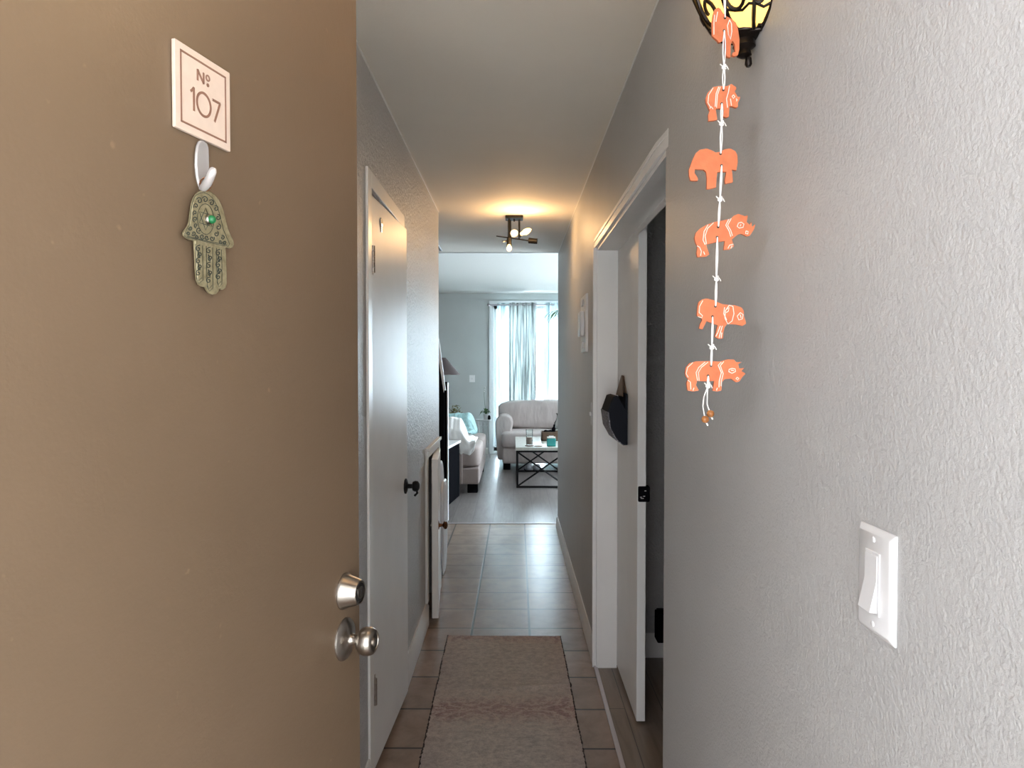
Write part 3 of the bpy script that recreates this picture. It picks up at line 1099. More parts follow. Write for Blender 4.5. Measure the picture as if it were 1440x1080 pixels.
# bevelled plate from two stacked outlines
def platef(m, y, z, hw, hh, t, X, sgn=-1, ins=.006, mi=0):
    vs = []
    for (a, b, c) in ((hw, hh, 0), (hw, hh, t * .35), (hw - ins, hh - ins, t)):
        for sy, sz in ((-1, -1), (1, -1), (1, 1), (-1, 1)):
            vs.append((X + sgn * c, y + sy * a, z + sz * b))
    fs = [(8, 9, 10, 11)]
    for k in range(2):
        for i in range(4):
            j = (i + 1) % 4
            fs.append((k * 4 + i, k * 4 + j, (k + 1) * 4 + j, (k + 1) * 4 + i))
    fs.append((3, 2, 1, 0))
    m.add(vs, fs, mi)


platef(m, ycen, zm, hw, Hs, .0065, XR)
put('cover_plate', m, M_PLASTIC, s1, bevel=.0015, seg=3)
m = M()
rw, rh = .0150, .0335
fx = XR - .0066
m.ext([(fx, ycen - rw, zm - rh), (fx, ycen + rw, zm - rh), (fx, ycen + rw, zm + rh), (fx, ycen - rw, zm + rh)], (-.0016, 0, 0))
put('rocker_frame', m, M_PLASTIC, s1, bevel=.0005)
rw, rh = .0128, .0305
fx = XR - .0083
side = [(fx, zm + rh), (fx - .0012, zm + rh), (fx - .0015, zm + .002), (fx - .0085, zm - rh + .001), (fx, zm - rh)]
put('rocker', M().ext([V((x, ycen - rw, z)) for x, z in side], (0, 2 * rw, 0)), M_PLASTIC, s1, bevel=.0005)
for dz in (.0455, -.0455):
    put('screw', M().lathe([(.0034, 0), (.0034, .0006), (.0024, .0014), (.0001, .0016)], (XR - .0064, ycen, zm + dz), (-1, 0, 0), 0, 20), M_PLASTIC, s1)

s2 = thing('light_switch', (XR, 3.55, 1.135), 'narrow white light switch on the right wall past the doorway', 'light switch')
m = M()
platef(m, 3.55, 1.193, .036, .0575, .006, XR)
put('cover_plate', m, M_PLASTIC, s2)
m = M().box(XR - .016, XR - .006, 3.545, 3.555, 1.185, 1.205)
put('toggle', m, M_PLASTIC, s2, bevel=.001)
c = atY(664, 532.5, YF - .001)
s3 = thing('light_switch', (c.x, YF, c.z - .0575), 'small white switch plate on the far living room wall', 'light switch')
m = M()
vs = [(c.x + a, YF - b, c.z + d) for b in (0.0005, .006) for a, d in ((-.045, -.0575), (.045, -.0575), (.045, .0575), (-.045, .0575))]
m.add(vs, [(0, 3, 2, 1), (4, 5, 6, 7), (0, 1, 5, 4), (1, 2, 6, 5), (2, 3, 7, 6), (3, 0, 4, 7)])
put('cover_plate', m, M_BRIGHT, s3, bevel=.001)
put('toggle', M().box(c.x - .006, c.x + .006, YF - .016, YF - .005, c.z - .012, c.z + .012), M_PLASTIC, s3, bevel=.001)

# door chime box on right wall
dc = thing('chime_box', (XR, 3.92, 1.50), 'shallow white wall box with raised centre bar on the right hallway wall', 'wall box')
m = M()
platef(m, 3.92, 1.66, .140, .155, .012, XR, ins=.004)
put('back_plate', m, M_TRIMW, dc)
m = M().box(XR - .036, XR - .012, 3.84, 3.98, 1.59, 1.725)
put('raised_cover', m, M_PLASTIC, dc, bevel=.006)
for z0, z1 in ((1.755, 1.79), (1.525, 1.56)):
    put('cover_clip', M().box(XR - .022, XR - .012, 3.87, 3.95, z0, z1), M_PLASTIC, dc, bevel=.003)

# ------------------------------------------------------------------ closet door (left)
hA = V((XL - .002, CDa + .006, 0))
ang = math.radians(2.6)
dd = V((math.sin(ang), math.cos(ang), 0))
dn = V((math.cos(ang), -math.sin(ang), 0))
d2 = thing('door_2', hA, 'flat white closet door slightly ajar in the left wall', 'door', kind='structure')
DW = CDb - CDa - .012
put('door_panel', M().obox(hA + V((0, 0, .03)) - dn * .034, dd * DW, dn * .034, V((0, 0, CDz - .038))), M_WHITE, d2, bevel=.002)
for z0 in (1.742, .268):
    m = M()
    q = hA + V((0, 0, z0))
    m.obox(q + dd * .002, dd * .045, dn * .0030, V((0, 0, .095)))
    for k in range(5):
        m.obox(q + dd * .020 + dn * .0022 + V((0, 0, .007 + k * .0185)), dd * .016, dn * .0012, V((0, 0, .008)), 1) if k % 2 == 0 else None
        m.lathe([(.0075, 0), (.0075, .0165)], q + dd * .012 + dn * .009 + V((0, 0, .0035 + k * .0185)), (0, 0, 1), 0, 12)
    put('hinge', m, [M_NICKEL, M_DARKK], d2, weld=False)
kc = hA + dd * (DW - .05) + V((0, 0, .925))
m = M().lathe([(.032, 0), (.032, .005), (.022, .009), (.010, .012), (.0095, .030)], kc, dn, 0, 28)
kb = put('door_knob', m, M_BLACK, d2, label='black lever style knob')
m = M().lathe([(.010, .030), (.019, .033), (.023, .042), (.021, .054), (.012, .060), (.0001, .061)], kc, dn, 0, 28)
m.tube([kc + dn * .045 + V((0, 0, -.006)), kc + dn * .052 + dd * -.004 + V((0, 0, -.028)), kc + dn * .040 + V((0, 0, -.040))], .005, 0, 8)
put('knob_head', m, M_BLACK, kb, weld=False)
# stick-on crack patch left as small raised decal on the panel top
q = hA + dd * .17 + V((0, 0, 1.945)) + dn * .0005
m = M().lathe([(.018, 0), (.016, .003), (.0001, .0035)], q, dn, 0, 16)
m.obox(q + V((0, 0, -.035)) - dd * .003, dd * .006, V((0, 0, .03)), dn * .003)
put('wall_bumper', m, M_CLEAR, d2, weld=False)

# ------------------------------------------------------------------ low cupboard door
hB = V((XL + .004, LDb - .002, 0))
fB = V((-.434, LDa + .005, 0))
bd = (fB - hB).normalized()
bn = V((-bd.y, bd.x, 0))
if bn.x < 0:
    bn = -bn
BW = (fB - hB).length
d4 = thing('door_4', hB, 'low white cupboard door standing ajar from the left wall', 'door', kind='structure')
put('door_panel', M().obox(hB + V((0, 0, .03)) - bn * .018, bd * BW, bn * .036, V((0, 0, .885))), M_TRIMW, d4, bevel=.002)
kc = hB + bd * (BW - .045) + V((0, 0, .54)) + bn * .018
m = M().lathe([(.024, 0), (.024, .003), (.010, .007), (.008, .022), (.012, .026), (.020, .030), (.023, .038), (.020, .047), (.010, .051), (.0001, .052)], kc, bn, 0, 28)
put('door_knob', m, M_BRONZE, d4, label='round bronze knob')
kc2 = kc - bn * .036
m = M().lathe([(.014, 0), (.014, .003), (.006, .006), (.006, .014), (.009, .018), (.0001, .022)], kc2, -bn, 0, 20)
put('door_knob', m, M_NICKEL, d4)

# ------------------------------------------------------------------ sliding door (right)
d3 = thing('door_3', (.507, 3.16, 0), 'white sliding door half open in the right doorway', 'door', kind='structure')
put('door_panel', M().box(.490, .525, 2.83, 3.49, .014, 2.035), M_WHITE, d3, bevel=.0025)
la, lb = atY(897.5, 706, 2.825), atY(914, 684, 2.825)
m = M().box(la.x, lb.x, 2.822, 2.86, la.z, lb.z)
lt = put('latch', m, M_BLACKM, d3, bevel=.005, seg=3, label='black pull latch on the door edge')
m = M()
for k, (a, b) in enumerate(((.15, .30), (.42, .36), (.2, .22), (.30, .22), (.52, .70))):
    x = la.x + (lb.x - la.x) * a
    z = la.z + (lb.z - la.z) * b
    m.box(x, x + .007, 2.8215, 2.8225, z, z + .0025)
put('latch_marks', m, M_PLASTIC, lt, weld=False)
put('track', M().box(.486, .530, 2.80, 3.40, 2.035, 2.05).box(.500, .512, 1.9, 3.4, 2.05, 2.075), M_BLACKM, d3, weld=False)

# hanging pouch on the sliding door
po = thing('hanging_pouch', (.486, 3.18, 1.10), 'black wall pouch on a brown strap hanging on the sliding door', 'pouch')
cs = [(.4885, 1.313), (.478, 1.315), (.478, 1.25), (.445, 1.305), (.425, 1.300), (.402, 1.235), (.412, 1.165), (.440, 1.115), (.470, 1.092), (.4885, 1.092)]
put('pouch_body', M().ext([V((x, 3.065, z)) for x, z in cs], (0, .215, 0)), M_NAVY, po, bevel=.004, seg=3)
m = M()
fr = [(.402, 1.235), (.412, 1.165), (.440, 1.115), (.470, 1.092)]
m.ext([V((x - .002, 3.058, z)) for x, z in fr] + [V((x + .004, 3.058, z)) for x, z in reversed(fr)], (0, .229, 0))
put('printed_front', m, M_SPECK, po, label='grey speckled front panel')
m = M()
m.ext([(.4885, 3.075, 1.30), (.4885, 3.275, 1.30), (.4885, 3.205, 1.388), (.4885, 3.175, 1.388)], (-.004, 0, 0))
m.ext([(.470, 3.075, 1.30), (.470, 3.275, 1.30), (.484, 3.205, 1.390), (.484, 3.175, 1.390)], (-.003, 0, 0))
put('strap', m, M_STRAP, po, weld=False, label='brown strap')

# dark bin edge in side room
c0, c1 = atY(920, 896, 3.5), atY(934, 866, 3.4)
wb = thing('wall_heater', (c0.x + .03, 3.45, c0.z), 'small black box low on the wall inside the right doorway', 'wall box')
put('housing', M().box(c0.x, c1.x + .03, 3.42, 3.499, c0.z, c1.z), M_BLACKM, wb, bevel=.006)
put('mounting_bracket', M().box(c0.x + .01, c1.x + .02, 3.485, 3.5, c0.z - .004, c1.z + .004), M_BLACK, wb)

# ------------------------------------------------------------------ ceiling light
LC = V((.005, 4.78, CZ))
cl = thing('ceiling_light', (LC.x, LC.y, CZ - .13), 'black branching ceiling light with warm bulbs in the hallway', 'ceiling light')
put('canopy', M().box(LC.x - .058, LC.x + .058, LC.y - .058, LC.y + .058, CZ - .018, CZ - .0005), M_BLACK, cl, bevel=.004)
zb = atY(722, 338, 4.75).z
zb2 = zb + .02
for dx, dy, zz in ((-.036, -.02, zb), (.034, .02, zb2), (-.026, .03, zb)):
    put('stem', M().tube([LC + V((dx, dy, -.017)), V((LC.x + dx, LC.y + dy, zz))], .0065, 0, 10), M_BLACK, cl)
put('centre_screw', M().lathe([(.006, 0), (.006, .014), (.003, .017)], LC + V((0, -.01, -.018)), (0, 0, -1), 0, 12), M_BLACK, cl)
arms = [
    (atY(698, 332, 4.76), atY(744, 338.5, 4.76)),
    (V((LC.x - .036, LC.y - .02, zb)), atY(707, 339.5, 4.55)),
    (V((LC.x + .034, LC.y + .02, zb2)), atY(733, 331, 4.66)),
]
for k, (a, b) in enumerate(arms):
    put('arm', M().tube([a, b], .0045 if k else .0042, 0, 10), M_BLACK, cl)


def socket(p, d, L=.055, r=.019):
    d = V(d).normalized()
    return put('socket', M().lathe([(r * .6, -.003), (r, 0), (r, L), (r * .85, L), (r * .85, L * .7), (.0001, L * .7)], p, d, 0, 24), M_BLACK, cl)


def bulb(p, d, L=.07, r=.019):
    d = V(d).normalized()
    o = put('bulb', M().lathe([(.009, 0), (.011, L * .15), (r, L * .45), (r * .92, L * .65), (r * .55, L * .88), (.0001, L)], p, d, 0, 24), M_BULB, cl, label='glowing warm bulb')
    return p + d * L * .55


socket(atY(743.5, 338.3, 4.76), (1, -.1, -.10), .057, .0185)
pA = atY(716, 336, 4.70)
socket(pA, (0, -.35, -1), .045, .016)
L1 = bulb(pA + V((0, -.35, -1)).normalized() * .043, (0, -.35, -1), .05, .018)
pB = atY(722, 330, 4.62)
L2 = bulb(pB, (.15, -1, .1), .065, .0235)
pC = atY(732, 329.5, 4.66)
L3 = bulb(pC, (1, -.25, .42), .078, .020)
for L_, e in ((L1, 1.5), (L2, 2.5), (L3, 2.5)):
    ld = bpy.data.lights.new('bulb_light', 'POINT')
    ld.energy = e
    ld.color = (1, .60, .27)
    ld.shadow_soft_size = .03
    lo = bpy.data.objects.new('bulb_light', ld)
    lo.location = L_ + V((0, -.03, 0))
    COL.objects.link(lo)
    lo.parent = cl
    lo.location = lo.location - cl.location

ld = bpy.data.lights.new('lamp_light', 'POINT')
ld.energy = 2.6
ld.color = (1, .68, .38)
ld.shadow_soft_size = .03
lo = bpy.data.objects.new('lamp_light', ld)
COL.objects.link(lo)
lo.parent = lamp
lo.location = V((XR - .07, 1.175, 2.20)) - lamp.location

# ceiling vent beyond the left wall
m = M().box(-.95, -.605, 5.75, 6.12, CZ - .014, CZ - .0005)
v_ = tag(put('ceiling_vent', m, M_VENT, bevel=.003), 'grey vent on the ceiling just past the left wall corner', 'vent')
m = M()
for k in range(8):
    m.box(-.93, -.625, 5.78 + k * .042, 5.80 + k * .042, CZ - .018, CZ - .013)
put('louvre', m, M_METALS, v_, weld=False)

# ------------------------------------------------------------------ runner rug
RX0, RX1, RY0, RY1 = -.325, .250, 1.95, 3.755


def rugz(x, y):
    f = noise.noise(V((x * 2.2, y * 2.5, 3))) * .003
    cr = math.exp(-((y - 3.13 - .10 * (x)) / .02) ** 2) * .010
    ed = max(0, abs(x + .037) - .25) / .04
    f2 = math.sin(y * 42 + noise.noise(V((x * 3, y * 5, 0))) * 3) * .0020 * ed
    return .0065 + f + cr + max(f2, -.004)


def rugx(u, v):
    x0 = -.330 - .016 * v + noise.noise(V((0, v * 9, 1))) * .003
    x1 = .262 - .014 * v + noise.noise(V((5, v * 9, 1))) * .003
    return x0 + (x1 - x0) * u


def rugf(u, v):
    y = RY0 + (RY1 - RY0) * v + (noise.noise(V((u * 8, 9, 1))) * .006 if v > .99 else 0)
    x = rugx(u, v)
    return V((x, y, rugz(x, y)))


rug = put('runner_rug', M().grid(rugf, 60, 200), M_RUG, origin=(0, 0, 0), solid=.006)
tag(rug, 'faded taupe and rose runner rug lying on the hallway tiles', 'rug')
for u in (0.0, 1.0):
    m = M()
    pts = []
    rs = []
    for i in range(220):
        p = rugf(u, i / 219)
        pts.append(p + V((random.uniform(-.0015, .0015), 0, .0005)))
        rs.append(.0032 + random.uniform(-.0010, .0018))
    m.tube(pts, rs, 0, 6)
    put('edge_binding', m, M_RUGB, rug, label='frayed dark edge')
m = M()
for i in range(90):
    u = random.random()
    p = rugf(u, 1.0)
    m.tube([p, p + V((random.uniform(-.004, .004), random.uniform(.004, .010), -.003))], .0009, 0, 4)
fr_ = put('fringe', m, M_RUG, rug, weld=False)
fr_['kind'] = 'stuff'

# ------------------------------------------------------------------ window
wn = thing('window_1', (.8, YF, 0), 'tall white framed glass door letting in daylight at the far end', 'window', kind='structure')
m = M()
m.box(WX0 - .055, WX0 + .02, YF - .025, YF + .06, 0, WZ1 + .05)
m.box(WX1 - .02, WX1 + .055, YF - .025, YF + .06, 0, WZ1 + .05)
m.box(WX0, WX1, YF - .025, YF + .06, WZ1 - .02, WZ1 + .05)
m.box(WX0, WX1, YF - .01, YF + .06, 0, .05)
put('window_frame', m, M_BRIGHT, wn, weld=False, bevel=.003)
m = M()
for a, b in ((WX0 + .02, .80), (.75, WX1 - .02)):
    y0 = YF + (.01 if a < 0 else .045)
    m.box(a, a + .05, y0, y0 + .03, .05, WZ1 - .02)
    m.box(b - .05, b, y0, y0 + .03, .05, WZ1 - .02)
    m.box(a, b, y0, y0 + .03, .05, .11)
    m.box(a, b, y0, y0 + .03, WZ1 - .08, WZ1 - .02)
put('sash', m, M_PLASTIC, wn, weld=False)
m = M().box(WX0 + .07, .75, YF + .022, YF + .027, .11, WZ1 - .08)
m.box(.80, WX1 - .07, YF + .057, YF + .062, .11, WZ1 - .08)
put('pane', m, M_GLASS, wn, weld=False)

# curtains and rod
RZ = atY(700, 428.5, 11.5).z
RY_ = 11.52
rx0 = atY(689, 428, RY_).x
rod = thing('curtain_rod', ((rx0 + 1.9) / 2, RY_, RZ), 'thin white curtain rod above the far glass door', 'curtain rod')
put('rod', M().tube([(rx0, RY_, RZ), (2.0, RY_, RZ)], .011, 0, 12), M_METALS, rod)
put('finial', M().lathe([(.011, 0), (.022, .01), (.024, .025), (.014, .04), (.0001, .045)], (rx0, RY_, RZ), (-1, 0, 0), 0, 16), M_METALS, rod)
for x in (rx0 + .05, .95, 1.9):
    put('bracket', M().tube([(x, RY_, RZ), (x, YF - .021, RZ)], .007, 0, 8), M_METALS, rod)


def curtain(x0, x1, folds, amp, z0=.04, y=RY_, seed=0):
    def f(u, v):
        x = x0 + (x1 - x0) * u
        ph = u * folds * 2 * PI + noise.noise(V((u * 3 + seed, v * .6, 0))) * 1.6
        z = RZ + .035 - (RZ + .035 - z0) * v
        am = amp * (1 - .25 * v + .2 * noise.noise(V((u * 4, v * 2, seed))))
        return V((x + .25 * amp * math.sin(ph * 2) + .02 * v * math.sin(seed + u * 4), y + am * math.sin(ph), z))
    return f


xa_, xb_ = atY(716, 500, RY_).x, atY(755, 500, RY_).x
m = M().grid(curtain(xa_, xb_, 4.5, .045), 120, 40)
ct = tag(put('curtain', m, M_CURT, solid=.002), 'pale blue grey striped curtain gathered in the middle of the far window', 'curtain')
for k in range(9):
    m = M()
    x = xa_ + (xb_ - xa_) * (k + .5) / 9
    m.tube([(x, RY_ + .021 * math.cos(a * PI / 6), RZ + .021 * math.sin(a * PI / 6)) for a in range(12)], .0035, 0, 6, True)
    put('grommet', m, M_METALS, ct, weld=False)
xc_, xd_ = atY(765, 500, RY_).x, 1.2
m = M().grid(curtain(xc_, xd_, 6.5, .035, seed=3), 120, 40)
tag(put('curtain', m, M_SHEER, solid=.002), 'sheer pale curtain at the right end of the far window', 'curtain')
m = M().grid(curtain(atY(699, 500, RY_).x, xa_ + .03, 3.5, .015, seed=7, y=RY_ + .045), 60, 30)
tag(put('curtain', m, M_SHEER, solid=.002), 'thin white sheer left of the blue curtain on the far window', 'curtain')

# ------------------------------------------------------------------ living room: loveseat
lv = thing('loveseat', (.55, 10.3, 0), 'oatmeal loveseat with rolled arm facing the viewer in front of the window', 'loveseat')
lx0, lx1 = -.25, 1.42
put('base', M().box(lx0 + .10, lx1 - .10, 9.84, 10.75, .09, .30), M_SOFA2, lv, bevel=.03, seg=4)
for s_, x in ((0, lx0), (1, lx1 - .24)):
    m = M()
    pts = []
    cx = x + .12
    for a in range(0, 181, 15):
        pts.append((cx + .125 * math.cos(math.radians(a)), .62 + .125 * math.sin(math.radians(a))))
    pts += [(cx - .122, .5), (cx - .09, .12), (cx + .09, .12), (cx + .10, .5)]
    m.ext([V((px_, 10.02, pz)) for px_, pz in pts], (0, .75, 0))
    put('arm', m, M_SOFA2, lv, bevel=.025, seg=4)
for k in range(2):
    x = lx0 + .13 + k * .705
    x_a, x_b = (x - .05 if k == 0 else x), (x + .705 if k == 0 else x + .755)
    put('seat_cushion', M().blob(((x_a + x_b) / 2, 10.15, .41), (x_b - x_a, .70, .235), .28, 0, 40, 20, .012, 5), M_SOFA2, lv)
# back cushion, one long gathered pillow
def bk(p):
    p.z *= 1 - .10 * max(0, p.x / .7) ** 2
    p.y *= 1 + .15 * math.sin(p.x * 22) * .2
    return p
put('back_cushion', M().blob((.56, 10.62, .72), (1.56, .34, .42), .42, 0, 72, 28, .035, 7, 0, bk), M_SOFA2, lv)
put('back_frame', M().box(lx0 + .15, lx1 - .15, 10.72, 10.86, .12, .80), M_SOFA2, lv, bevel=.05, seg=4)
for x, y in ((lx0 + .16, 9.93), (lx1 - .18, 9.93), (lx0 + .16, 10.72), (lx1 - .18, 10.72)):
    put('leg', M().ext([(x - .05, y - .05, 0), (x + .05, y - .05, 0), (x + .05, y + .05, 0), (x - .05, y + .05, 0)], (0, 0, .10)), M_BLACKM, lv, bevel=.008)

# left sofa, facing right
sf = thing('sofa', (-.82, 8.9, 0), 'beige sofa with throws on its arms along the left side of the living room', 'sofa')
put('base', M().box(-1.25, -.385, 8.05, 9.80, .10, .285), M_SOFA, sf, bevel=.02, seg=3)
for y0, y1 in ((8.03, 8.25), (9.62, 9.84)):
    pts = []
    cy = (y0 + y1) / 2
    zt = .66 if y0 < 9 else .63
    for a in range(0, 181, 15):
        pts.append((cy + .11 * math.cos(math.radians(a)), zt + .11 * math.sin(math.radians(a))))
    pts += [(y0, .5), (y0, .10), (y1, .10), (y1, .5)]
    put('arm', M().ext([V((-1.27, a, b)) for a, b in pts], (.70, 0, 0)), M_SOFA, sf, bevel=.015, seg=3)
put('back_frame', M().box(-1.32, -1.12, 8.10, 9.78, .12, .84), M_SOFA, sf, bevel=.05, seg=4)
for k, (ya_, yb_2) in enumerate(((8.04, 8.93), (8.93, 9.78))):
    put('seat_cushion', M().blob((-.72, (ya_ + yb_2) / 2 if k else 8.485, .41), (.70, yb_2 - ya_, .245), .25, 0, 48, 20, .008, 5), M_SOFA, sf)
for k in range(2):
    put('back_cushion', M().blob((-1.05, 8.68 + k * .62, .74), (.26, .62, .42), .4, 0, 40, 20, .02, 6), M_SOFA, sf)
for x, y in ((-.46, 8.13), (-1.2, 8.13), (-.46, 9.72), (-1.2, 9.72)):
    put('leg', M().box(x - .06, x + .055, y - .055, y + .055, 0, .105), M_BLACKM, sf, bevel=.006)


def drape(x0, x1, prof_, lo, wr, seed, nx=60, ny=70, drop=None):
    # cloth laid over a profile in the Y-Z plane
    L = [0]
    for i in range(1, len(prof_)):
        L.append(L[-1] + math.dist(prof_[i], prof_[i - 1]))

    def f(u, v):
        x = x0 + (x1 - x0) * u
        s_ = v * L[-1]
        i = 0
        while i < len(L) - 2 and L[i + 1] < s_:
            i += 1
        t = (s_ - L[i]) / (L[i + 1] - L[i])
        y = prof_[i][0] + (prof_[i + 1][0] - prof_[i][0]) * t
        z = prof_[i][1] + (prof_[i + 1][1] - prof_[i][1]) * t
        if drop:
            x, y, z = drop(u, v, x, y, z)
        n1 = noise.noise(V((x * 9 + v * 2, v * 3.5, seed)))
        n2 = noise.noise(V((x * 22, v * 9, seed + 4)))
        return V((x + n1 * wr * .6, y - abs(n1) * wr - n2 * wr * .3, z + n1 * wr * .8 + n2 * wr * .3))
    return f


def dropA(u, v, x, y, z):
    # over the arm front, slipping down toward the seat corner on the right
    if u > .80:
        k = min(1, (u - .80) / .12)
        zt = .565 + .03 * (1 - k)
        if v < .75:
            z = z * (1 - k) + min(z, zt) * k
    if v > .70:
        w = (v - .70) / .30
        hang = .04 + .27 * max(0, 1 - abs(u - .80) / .30) ** 1.2
        z = .74 - w * hang
        if u > .80:
            z = min(z, .60 + .14 * (1 - min(1, (u - .80) / .12)) - w * hang * .9)
        y = 7.995 - .015 * math.sin(w * PI)
    return x, y, z


profA = [(8.75, .585), (8.40, .575), (8.31, .60), (8.285, .72), (8.24, .81), (8.16, .845), (8.08, .835), (8.02, .78), (8.0, .70), (7.995, .50)]
m = M().grid(drape(-1.22, -.43, profA, 0, .035, 2, drop=dropA), 64, 70)
tag(put('throw_blanket', m, M_THROW, solid=.012, sub=1), 'white fleece throw draped over the near arm of the left sofa', 'blanket')
profB = [(10.00, .45), (9.90, .62), (9.84, .74), (9.76, .79), (9.66, .785), (9.58, .73), (9.55, .62), (9.50, .575), (9.3, .57)]


def dropB(u, v, x, y, z):
    if u > .8:
        k = (u - .8) / .2
        z = z - k * k * .22 * (1 if z > .6 else .05)
    return x, y, z


m = M().grid(drape(-1.15, -.49, profB, 0, .025, 8, drop=dropB), 60, 60)
tag(put('throw_blanket', m, M_TEAL, solid=.014, sub=1), 'pale aqua knitted throw over the far arm of the left sofa', 'blanket')

# ------------------------------------------------------------------ coffee table
ct = thing('coffee_table', (.33, 9.04, 0), 'coffee table with whitewashed top and black crossed metal frame', 'coffee table')
cx0, cx1, cy0, cy1 = .035, .635, 8.41, 9.70
put('tabletop', M().box(cx0 - .01, cx1 + .01, cy0 - .01, cy1 + .01, .440, .478), M_TABLET, ct, bevel=.004)
r = .011
for x in (cx0 + .012, cx1 - .012):
    for y in (cy0 + .012, cy1 - .012):
        put('leg', M().box(x - r, x + r, y - r, y + r, 0, .44), M_BLACK, ct)
m = M()
for y in (cy0 + .012, cy1 - .012):
    m.box(cx0, cx1, y - r, y + r, .0, .022)
    m.box(cx0, cx1, y - r, y + r, .418, .44)
for x in (cx0 + .012, cx1 - .012):
    m.box(x - r, x + r, cy0, cy1, .418, .44)
    m.box(x - r, x + r, cy0, cy1, 0, .022)
put('frame_rail', m, M_BLACK, ct, weld=False)
for y in (cy0 + .012, cy1 - .012):
    for s_ in (0, 1):
        a = V((cx0 + .015, y, .02 if s_ else .42))
        b = V((cx1 - .015, y, .42 if s_ else .02))
        put('cross_brace', M().tube([a, b], .0095, 0, 4), M_BLACK, ct)

# things on the table
TZ = .4785
g = atY(744.5, 627, 8.53)
gx, gy = g.x, 8.55
cd = thing('glass_tumbler', (gx, gy, TZ + .008), 'tall clear glass half full of brown drink on the coffee table', 'glass')
put('glass', M().lathe([(.030, .010), (.038, .02), (.042, .20), (.040, .20), (.036, .022), (.0001, .018)], (gx, gy, TZ), (0, 0, 1), 0, 28), M_GLASS, cd)
put('drink', M().lathe([(.0001, .020), (.0345, .022), (.0385, .105), (.0001, .105)], (gx, gy, TZ), (0, 0, 1), 0, 28), M_WAX, cd)
tag(put('coaster', M().lathe([(.052, .0005), (.052, .007), (.050, .008), (.0001, .008)], (gx, gy, TZ), (0, 0, 1), 0, 28), M_WOODB), 'round coaster under the tall glass', 'coaster')
c = atY(757, 628, 8.5)
tag(put('coaster', M().lathe([(.048, .0005), (.048, .007), (.046, .008), (.0001, .008)], (c.x, 8.50, TZ), (0, 0, 1), 0, 28), M_STRAP), 'empty flat coaster between the glass and the teal candle', 'coaster')
a, b = atY(769, 628, 8.52), atY(781.5, 615, 8.52)
tc = thing('candle_jar', ((a.x + b.x) / 2, 8.55, TZ), 'square teal candle jar at the front right of the coffee table', 'candle')
put('jar', M().box(a.x, b.x, 8.50, 8.60, TZ + .0005, TZ + .095), M_TEALC, tc, bevel=.008, seg=3)
put('lid', M().box(a.x + .003, b.x - .003, 8.503, 8.597, TZ + .095, TZ + .108), M_TABLET, tc, bevel=.003)
a, b = atY(761, 616, 9.2), atY(786, 602, 9.2)
bx = thing('wooden_box', ((a.x + b.x) / 2, 9.2, TZ), 'open brown wooden box holding dark trinkets on the coffee table', 'box')
m = M()
x0, x1, y0, y1, z1 = a.x, .615, 9.12, 9.32, TZ + .115
m.box(x0, x1, y0, y0 + .012, TZ + .001, z1)
m.box(x0, x1, y1 - .012, y1, TZ + .001, z1)
m.box(x0, x0 + .012, y0, y1, TZ + .001, z1)
m.box(x1 - .012, x1, y0, y1, TZ + .001, z1)
m.box(x0, x1, y0, y1, TZ + .001, TZ + .012)
put('crate', m, M_WOODB, bx, weld=False)
m = M()
for k in range(7):
    m.blob((x0 + .06 + .03 * (k % 3), 9.17 + .04 * (k // 3), TZ + .09 + .02 * (k % 2)), (.06, .05, .05), .9, 0, 12, 8)
tag(put('dark_trinket', m, M_BLACKM, weld=False), 'cluster of dark objects heaped in the wooden box', 'ornament')
p = atY(777, 596, 9.2)
m = M().lathe([(.022, 0), (.026, .02), (.024, .11), (.012, .13), (.012, .155), (.016, .16), (.0001, .162)], (p.x, 9.20, TZ + .045), (.15, 0, 1), 0, 20)
tag(put('bottle', m, M_BLACKM), 'dark bottle standing in the wooden box', 'bottle')
p = atY(787, 600, 9.45)
m = M().lathe([(.03, 0), (.05, .03), (.075, .12), (.07, .20), (.04, .26), (.035, .31), (.05, .33)], (p.x, 9.45, TZ + .001), (0, 0, 1), 0, 28)
tag(put('glass_vase', m, M_GLASS, solid=.003), 'pale glass vase behind the wooden box at the wall edge', 'vase')
c0 = atY(776, 600, 9.12)
bd_ = M().box(a.x + .095, a.x + .155, 9.108, 9.119, TZ + .02, TZ + .07)
put('label_patch', bd_, M_PLASTIC, bx)

# slippers under the loveseat side
for k, x in enumerate((.20, .315)):
    c = V((x, 9.82, .045))
    m = M().blob(c, (.095, .25, .085), .75, 0, 24, 12, .01, 12, .15 * (1 - 2 * k))
    o = tag(put('slipper', m, M_GREYF), 'grey slipper under the coffee table, ' + ('left' if k == 0 else 'right') + ' one of the pair', 'slipper', 'slippers under the coffee table')
    put('sole', M().blob(c + V((0, 0, -.037)), (.10, .255, .016), .6, 0, 20, 6, 0, 1, .15 * (1 - 2 * k)), M_BLACKM, o)

